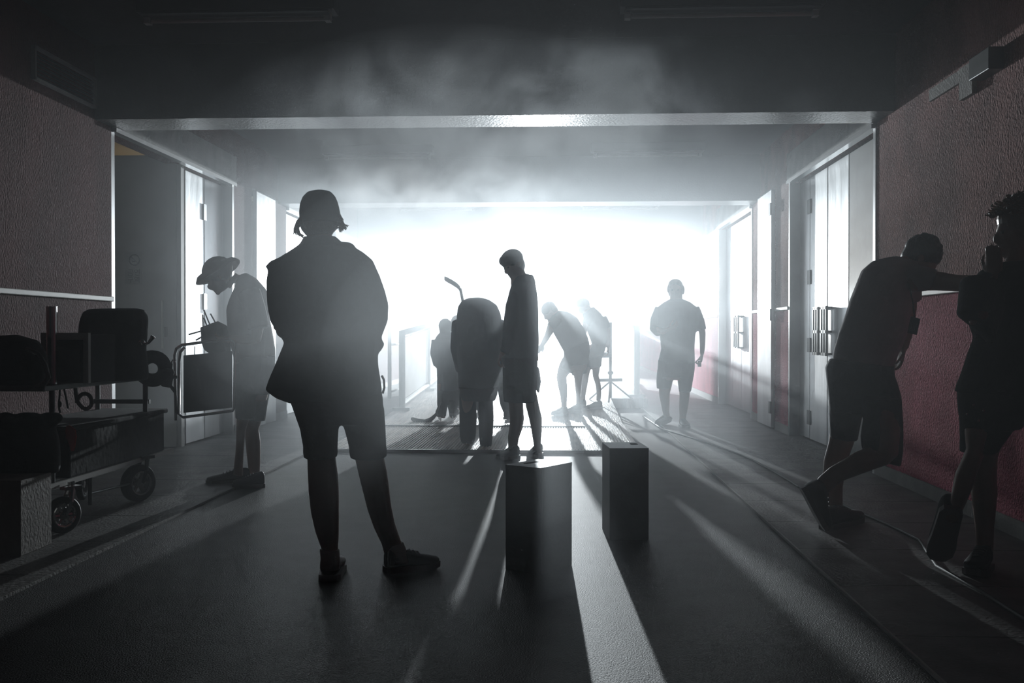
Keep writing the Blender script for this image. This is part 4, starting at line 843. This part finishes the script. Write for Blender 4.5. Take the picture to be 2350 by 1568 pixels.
def wheel(x, y, r, wd, chrome, ang):
    q = MB(); M4 = Matrix.Translation((x, y, r + .012)) @ Matrix.Rotation(ang, 4, 'Z')
    prof = [(r * .62, -wd / 2), (r * .93, -wd / 2), (r, -wd * .3), (r, wd * .3), (r * .93, wd / 2), (r * .62, wd / 2)]
    n_ = 32; k = len(q.v)
    for j in range(n_):
        t_ = 2 * math.pi * j / n_
        for (rr_, xx) in prof: q.v.append(M4 @ V((xx, rr_ * math.cos(t_), rr_ * math.sin(t_))))
    P_ = len(prof)
    for j in range(n_):
        for i in range(P_):
            a, b2 = k + j * P_ + i, k + j * P_ + (i + 1) % P_; c_, d_ = k + ((j + 1) % n_) * P_ + (i + 1) % P_, k + ((j + 1) % n_) * P_ + i; q.f.append((a, b2, c_, d_))
    o = q.build('wheel', M['rubber'], ct, smooth=True)
    q = MB(); q.tube([M4 @ V((-wd * .32, 0, 0)), M4 @ V((wd * .32, 0, 0))], r * .22, 16)
    for s_ in (-1, 1):
        q.tube([M4 @ V((s_ * wd * .42, r * .62 * math.cos(t_), r * .62 * math.sin(t_))) for t_ in (2 * math.pi * j / 32 for j in range(33))], .008, 6)
    q.tube([M4 @ V((0, r * .62 * math.cos(t_), r * .62 * math.sin(t_))) for t_ in (2 * math.pi * j / 24 for j in range(25))], .012, 6)
    for j in range(6):
        t_ = math.pi * j / 3; q.tube([M4 @ V((0, 0, 0)), M4 @ V((0, r * .6 * math.cos(t_), r * .6 * math.sin(t_)))], .012, 6)
    h2 = q.build('hub', M['chrome'] if chrome else M['panel'], None); h2.parent = o
    q = MB()
    for s_ in (-1, 1): q.tube([M4 @ V((s_ * (wd / 2 + .012), 0, 0)), M4 @ V((s_ * (wd / 2 + .012), .03, r * .7)), M4 @ V((s_ * (wd / 2 - .005), .05, r + .045))], [.011, .014, .016], 8)
    q.box((-wd / 2 - .01, .0, r + .035), (wd / 2 + .01, .10, r + .055), M4)
    q.tube([M4 @ V((0, .05, r + .05)), M4 @ V((0, .05, ZL - r - .02))], .02, 10)
    f2 = q.build('fork', M['chrome'] if chrome else M['darkmetal'], None); f2.parent = o
wheel(X1 + .0, 5.52, .105, .04, True, -.55)
wheel(X1 - .03, 6.6, .125, .07, False, -.5)
wheel(X0 + .02, 5.6, .105, .04, False, .1)
wheel(X0 + .04, 6.65, .105, .04, False, .2)
# chrome end frame with grey panel, hinged to the far end of the cart
Yf = 7.1
q = MB()
q.tube([PY(404, 965, Yf), PY(402, 880, Yf), PY(401, 815, Yf), PY(405, 800, Yf), PY(418, 792, Yf), PY(470, 785, Yf), PY(528, 780, Yf), PY(538, 788, Yf), PY(539, 830, Yf), PY(538, 935, Yf), PY(534, 943, Yf), PY(420, 958, Yf), PY(410, 950, Yf), PY(411, 830, Yf), PY(414, 808, Yf), PY(424, 797, Yf)], .011, 10)
q.build('end_frame', M['chrome'], ct, smooth=True)
q = MB(); c4 = [PY(*p, Yf) for p in ((421, 816), (532, 806), (532, 936), (421, 948))]
q.v += c4 + [v + V((0, .012, 0)) for v in c4]; q.f += [(0, 1, 2, 3), (7, 6, 5, 4), (0, 4, 5, 1), (1, 5, 6, 2), (2, 6, 7, 3), (3, 7, 4, 0)]
q.build('end_panel', M['leaf'], ct)
MB().tube([(X1 - .02, 7.0, ZT - .02), PY(404, 866, Yf)], .014, 8).tube([(X1 - .02, 7.0, ZT - .02), PY(402, 900, Yf)], .012, 8).build('hinge_arm', M['darkmetal'], ct)
# hanging bottle
e = empty('bottle', PY(386, 866, 7.05)); tag(e, 'small dark cylindrical bottle hanging at the cart end', 'bottle')
a = PY(392, 834, 7.05); b2 = PY(381, 888, 7.05)
q = MB(); q.tube([a, a.lerp(b2, .2), a.lerp(b2, .32), a.lerp(b2, .97), b2], [.014, .016, .037, .037, .030], 16); q.build('flask', M['case'], e, smooth=True)
MB().tube([PY(392, 836, 7.05), PY(396, 826, 7.05), PY(402, 832, 7.07)], .006, 6).build('cap_loop', M['chrome'], e)
# padded case on the upper tray
e = empty('padded_case', (-3.0, 6.2, ZT)); tag(e, 'large rounded padded case standing on the upper tray of the cart', 'case')
q = MB(); Yc = 6.2
chords(q, Yc, [(206, 709, 318, 708, .10), (190, 716, 335, 712, .15), (182, 735, 341, 730, .18), (178, 770, 339, 770, .2), (178, 800, 336, 800, .2), (180, 830, 340, 830, .2), (182, 858, 342, 858, .19), (184, 873, 340, 871, .17)])
q.build('shell', M['black'], e, vox=.01)
q = MB(); q.tube([PY(322, 785, 6.02), PY(330, 790, 6.0), PY(340, 788, 6.0), PY(348, 778, 6.0), PY(352, 772, 6.0)], [.012, .01, .008, .012, .016], 8); q.ell(PY(325, 786, 6.0), (V((.022, 0, 0)), V((0, .015, 0)), V((0, 0, .018)))); q.build('clamp', M['chrome'], e, smooth=True)
e = empty('cable_roll', PY(352, 848, 6.6)); tag(e, 'dark ring-shaped roll at the right end of the upper tray', 'cable')
q = MB(); cc = PY(350, 846, 6.62); rx = .085
q.tube([cc + V((rx * math.cos(t_), .0, rx * .95 * math.sin(t_))) for t_ in (2 * math.pi * j / 24 for j in range(25))], .045, 12); q.build('roll', M['black'], e, smooth=True)
# boxy machine with frame on tray
e = empty('equipment_case', (-2.9, 5.6, ZT)); tag(e, 'grey edged boxy equipment case on the near half of the upper tray', 'case')
p0, p1 = PY(112, 768, 5.6), PY(212, 866, 5.6)
MB().box((p0.x, 5.55, ZT), (p1.x, 5.9, p0.z)).build('case_body', M['case'], e, bevel=.006)
q = MB(); q.box((p0.x - .01, 5.53, p0.z - .03), (p1.x + .01, 5.56, p0.z + .01)).box((p1.x - .02, 5.53, ZT), (p1.x + .01, 5.56, p0.z - .03)).box((p0.x - .01, 5.53, ZT), (p0.x + .015, 5.56, p0.z - .03)); q.build('metal_edging', M['panel'], e)
MB().box((p0.x + .05, 5.535, ZT + .02), (p1.x - .04, 5.55, p0.z - .09)).build('front_panel', M['darkmetal'], e)
# big black bag at left end
e = empty('black_bag', (-3.0, 5.0, .9)); tag(e, 'large black bag slumped over the near end of the cart', 'bag')
q = MB(); chords(q, 5.22, [(-70, 775, 40, 768, .10), (-90, 790, 90, 782, .16), (-90, 815, 108, 812, .18), (-90, 845, 113, 845, .18), (-80, 868, 112, 870, .17), (-70, 884, 96, 884, .12)]); q.build('bag_body', M['black'], e, vox=.012)
q = MB(); q.tube([PY(*p, 5.05) for p in ((60, 800), (88, 812), (104, 838), (112, 866), (100, 885), (82, 884))], .012, 8); q.build('strap', M['leaf'], e, smooth=True)
# case and cloth bundle on the lower shelf
e = empty('storage_crate', (-3.0, 6.3, ZL)); tag(e, 'long dark crate on the lower shelf of the cart', 'crate')
MB().box((X0 + .02, 5.62, ZL), (X1 - .01, 7.0, ZL + .29)).build('crate_body', M['black'], e, bevel=.012)
MB().box((X0 + .0, 5.60, ZL + .27), (X1 + .01, 7.02, ZL + .30)).build('rim', M['black'], e, bevel=.008)
e = empty('cloth_bundle', (-3.0, 5.4, ZL)); tag(e, 'dark heap of cloth on the near end of the lower shelf', 'cloth')
q = MB(); chords(q, 5.32, [(-60, 965, 70, 958, .1), (-80, 985, 128, 975, .15), (-80, 1020, 138, 1010, .16), (-80, 1060, 140, 1060, .17), (-70, 1085, 138, 1083, .16)])
rnd = random.Random(9)
for i in range(22): q.ell(PY(rnd.uniform(-20, 130), 968 + rnd.uniform(-8, 10), 5.25 + rnd.uniform(-.05, .12)), (V((.05, 0, 0)), V((0, .05, 0)), V((0, .01, .035))), 8, 6)
q.build('cloth_heap', M['black'], e, vox=.014)
e = empty('red_cloth', PY(160, 1005, 5.48)); tag(e, 'faint red pointed cloth hanging at the front of the cart', 'cloth')
q = MB(); chords(q, 5.48, [(152, 978, 160, 976, .006), (150, 990, 174, 986, .008), (152, 1005, 176, 1003, .01), (158, 1020, 174, 1020, .008), (163, 1036, 170, 1036, .004)]); q.build('cloth', M['red'], e, smooth=True)
# straps and cords hanging under the tray
for k, (pts, lab) in enumerate((
        (((150, 866), (146, 890), (152, 915), (156, 938)), 'thin dark strap dangling under the upper tray, nearest the tall tube'),
        (((136, 868), (138, 900), (134, 930), (138, 948)), 'short dark cord with a toggle hanging left of the dangling strap'),
        (((172, 868), (174, 905), (178, 925), (196, 942), (212, 930), (208, 908), (192, 902), (180, 912), (176, 925)), 'looped pale cable hanging under the middle of the upper tray'))):
    e = empty('hanging_cord', PY(*pts[0], 5.75)); tag(e, lab, 'cord', 'cords under the cart tray')
    P_ = [PY(*p, 5.75) for p in pts]
    for _ in range(3): P_ = [P_[0]] + [q_ for u_, v_ in zip(P_, P_[1:]) for q_ in (u_ * .75 + v_ * .25, u_ * .25 + v_ * .75)] + [P_[-1]]
    MB().tube(P_, .006 if k < 2 else .012, 8).build('cord', M['black'] if k < 2 else M['leaf'], e, smooth=True)
    if k == 1: MB().ell(PY(137, 928, 5.75), (V((.011, 0, 0)), V((0, .01, 0)), V((0, 0, .02)))).build('toggle', M['black'], e, smooth=True)
# cable on the right pavers
e = empty('floor_cable', (1.8, 8, .012)); tag(e, 'thin bright-edged cable running along the right pavers to the front', 'cable')
q = MB(); pts = [PZ(*p, .02) for p in ((1475, 955), (1520, 985), (1570, 1000), (1640, 1022), (1720, 1052), (1780, 1085), (1832, 1117), (1940, 1162), (2040, 1205), (2110, 1240), (2150, 1300), (2240, 1350), (2350, 1420), (2480, 1510))]
q.tube(pts, .009, 8); q.build('cable', M['rubber'], e, smooth=True)
# stand at the right barrier
e = empty('light_stand', (.75, 14.9, rz(14.9))); tag(e, 'thin grey stand with crossbars beside the right ramp barrier', 'stand')
Ys = 14.9; zb = rz(Ys)
a = PY(1401, 740, Ys)
q = MB(); q.cyl((a.x, Ys, zb + .05), (a.x, Ys, a.z), .022, 10); q.build('pole', M['darkmetal'], e)
MB().cyl(PY(1376, 873, Ys), PY(1428, 872, Ys), .024, 10).build('crossbar', M['darkmetal'], e)
MB().cyl(PY(1378, 815, Ys), PY(1402, 815, Ys), .04, 10).build('sandbag', M['leaf'], e)
MB().ell(PY(1401, 856, Ys), (V((.045, 0, 0)), V((0, .04, 0)), V((0, 0, .035)))).build('clamp', M['darkmetal'], e)
for t_ in (.4, 2.5, 4.6): MB().cyl((a.x, Ys, zb + .3), (a.x + .38 * math.cos(t_), Ys + .38 * math.sin(t_), zb + .015), .012, 8).build('leg', M['darkmetal'], e)

# ================================================================ HAZE
def vol(name, dens, g=.65, col=(.90, .955, 1), noise=None):
    m = bpy.data.materials.new(name); m.use_nodes = True; nt = m.node_tree; n = nt.nodes; n.clear()
    out = n.new('ShaderNodeOutputMaterial'); vs = n.new('ShaderNodeVolumeScatter'); vs.inputs['Color'].default_value = (*col, 1)
    vs.inputs['Anisotropy'].default_value = g; vs.inputs['Density'].default_value = dens; nt.links.new(vs.outputs[0], out.inputs['Volume'])
    if noise:
        sc_, lo, hi = noise
        tc = n.new('ShaderNodeTexCoord'); no = n.new('ShaderNodeTexNoise'); no.inputs['Scale'].default_value = sc_; no.inputs['Detail'].default_value = 4
        no.inputs['Roughness'].default_value = .55; no.inputs['Distortion'].default_value = .8
        nt.links.new(tc.outputs['Object'], no.inputs[0])
        mr = n.new('ShaderNodeMapRange'); mr.interpolation_type = 'SMOOTHSTEP'; mr.inputs[1].default_value = lo; mr.inputs[2].default_value = hi
        nt.links.new(no.outputs[0], mr.inputs[0])
        vm = n.new('ShaderNodeVectorMath'); vm.operation = 'MULTIPLY_ADD'; vm.inputs[1].default_value = (2, 2, 2); vm.inputs[2].default_value = (-1, -1, -1)
        nt.links.new(tc.outputs['Generated'], vm.inputs[0]); ln = n.new('ShaderNodeVectorMath'); ln.operation = 'LENGTH'; nt.links.new(vm.outputs[0], ln.inputs[0])
        fo = n.new('ShaderNodeMapRange'); fo.interpolation_type = 'SMOOTHSTEP'; fo.inputs[1].default_value = 1.0; fo.inputs[2].default_value = .35; nt.links.new(ln.outputs['Value'], fo.inputs[0])
        a = n.new('ShaderNodeMath'); a.operation = 'MULTIPLY'; nt.links.new(mr.outputs[0], a.inputs[0]); nt.links.new(fo.outputs[0], a.inputs[1])
        b = n.new('ShaderNodeMath'); b.operation = 'MULTIPLY'; b.inputs[1].default_value = dens; nt.links.new(a.outputs[0], b.inputs[0]); nt.links.new(b.outputs[0], vs.inputs['Density'])
    else: m.cycles.homogeneous_volume = True
    return m
for (y0, y1, d, lab_) in ((-.8, 4.4, .006, 'barely visible smoke nearest the camera side of the hall'), (4.4, 7.94, .0105, 'thin smoke in the near bay of the hall'), (7.94, 13.07, .060, 'grey smoke between the two big beams'),
                    (13.07, 14.3, .068, 'bright smoke just past the second beam'), (14.3, 19.5, .072, 'dense white smoke beyond the second beam'), (19.5, 30.6, .0045, 'glaring smoke around the lamp at far end')):
    o = MB().box((XL + .005, y0 + .002, .02), (XR - .005, y1 - .002, ZC - .005)).build('haze', vol('haze', d))
    tag(o, lab_, 'smoke', kind='stuff')
for (a, b, d, ns, lab_) in (
        ((-2.0, 4.3, 1.9), (1.5, 6.3, 2.75), .6, (1.8, .47, .62), 'drifting smoke wisps in front of the nearest beam'),
        ((-3.6, 9.2, 2.3), (.7, 12.8, 3.2), .6, (1.9, .46, .60), 'billow of smoke curling up before the second beam'),
        ((.9, 13.5, .3), (2.54, 16.5, 3.0), 1.2, (1.6, .44, .6), 'billowing smoke beside the far right doors')):
    o = MB().box(a, b).build('smoke_wisp', vol('wisp', d, .5, noise=ns)); o.active_material.cycles.volume_step_rate = 2.0; tag(o, lab_, 'smoke', kind='stuff')


def drift(c, r, d, lab_, grp, ks=((1.0, .3), (.82, .7), (.62, 1.1), (.4, 1.3))):    # soft-edged drift of smoke
    for rad, q_ in ks:
        o = MB().ell(c, (V((r[0], 0, 0)) * rad, V((0, r[1], 0)) * rad, V((0, 0, r[2])) * rad), 48, 24).build('smoke_wisp', vol('drift', d * q_, .66), smooth=True)
        tag(o, lab_, 'smoke', grp, 'stuff')
drift((-.30, 3.1, 1.10), (1.1, 1.2, .95), .046, 'faint pale smoke before the man in the cap and the boxes, partly added for flare glow', 'soft smoke before the boxes')  # smoke for the shafts, also added to imitate lens flare over the man
drift((-1.75, 6.2, 1.3), (.95, 1.1, .9), .048, 'soft grey smoke round the cart end and the person in bucket hat', 'soft smoke beside the cart')
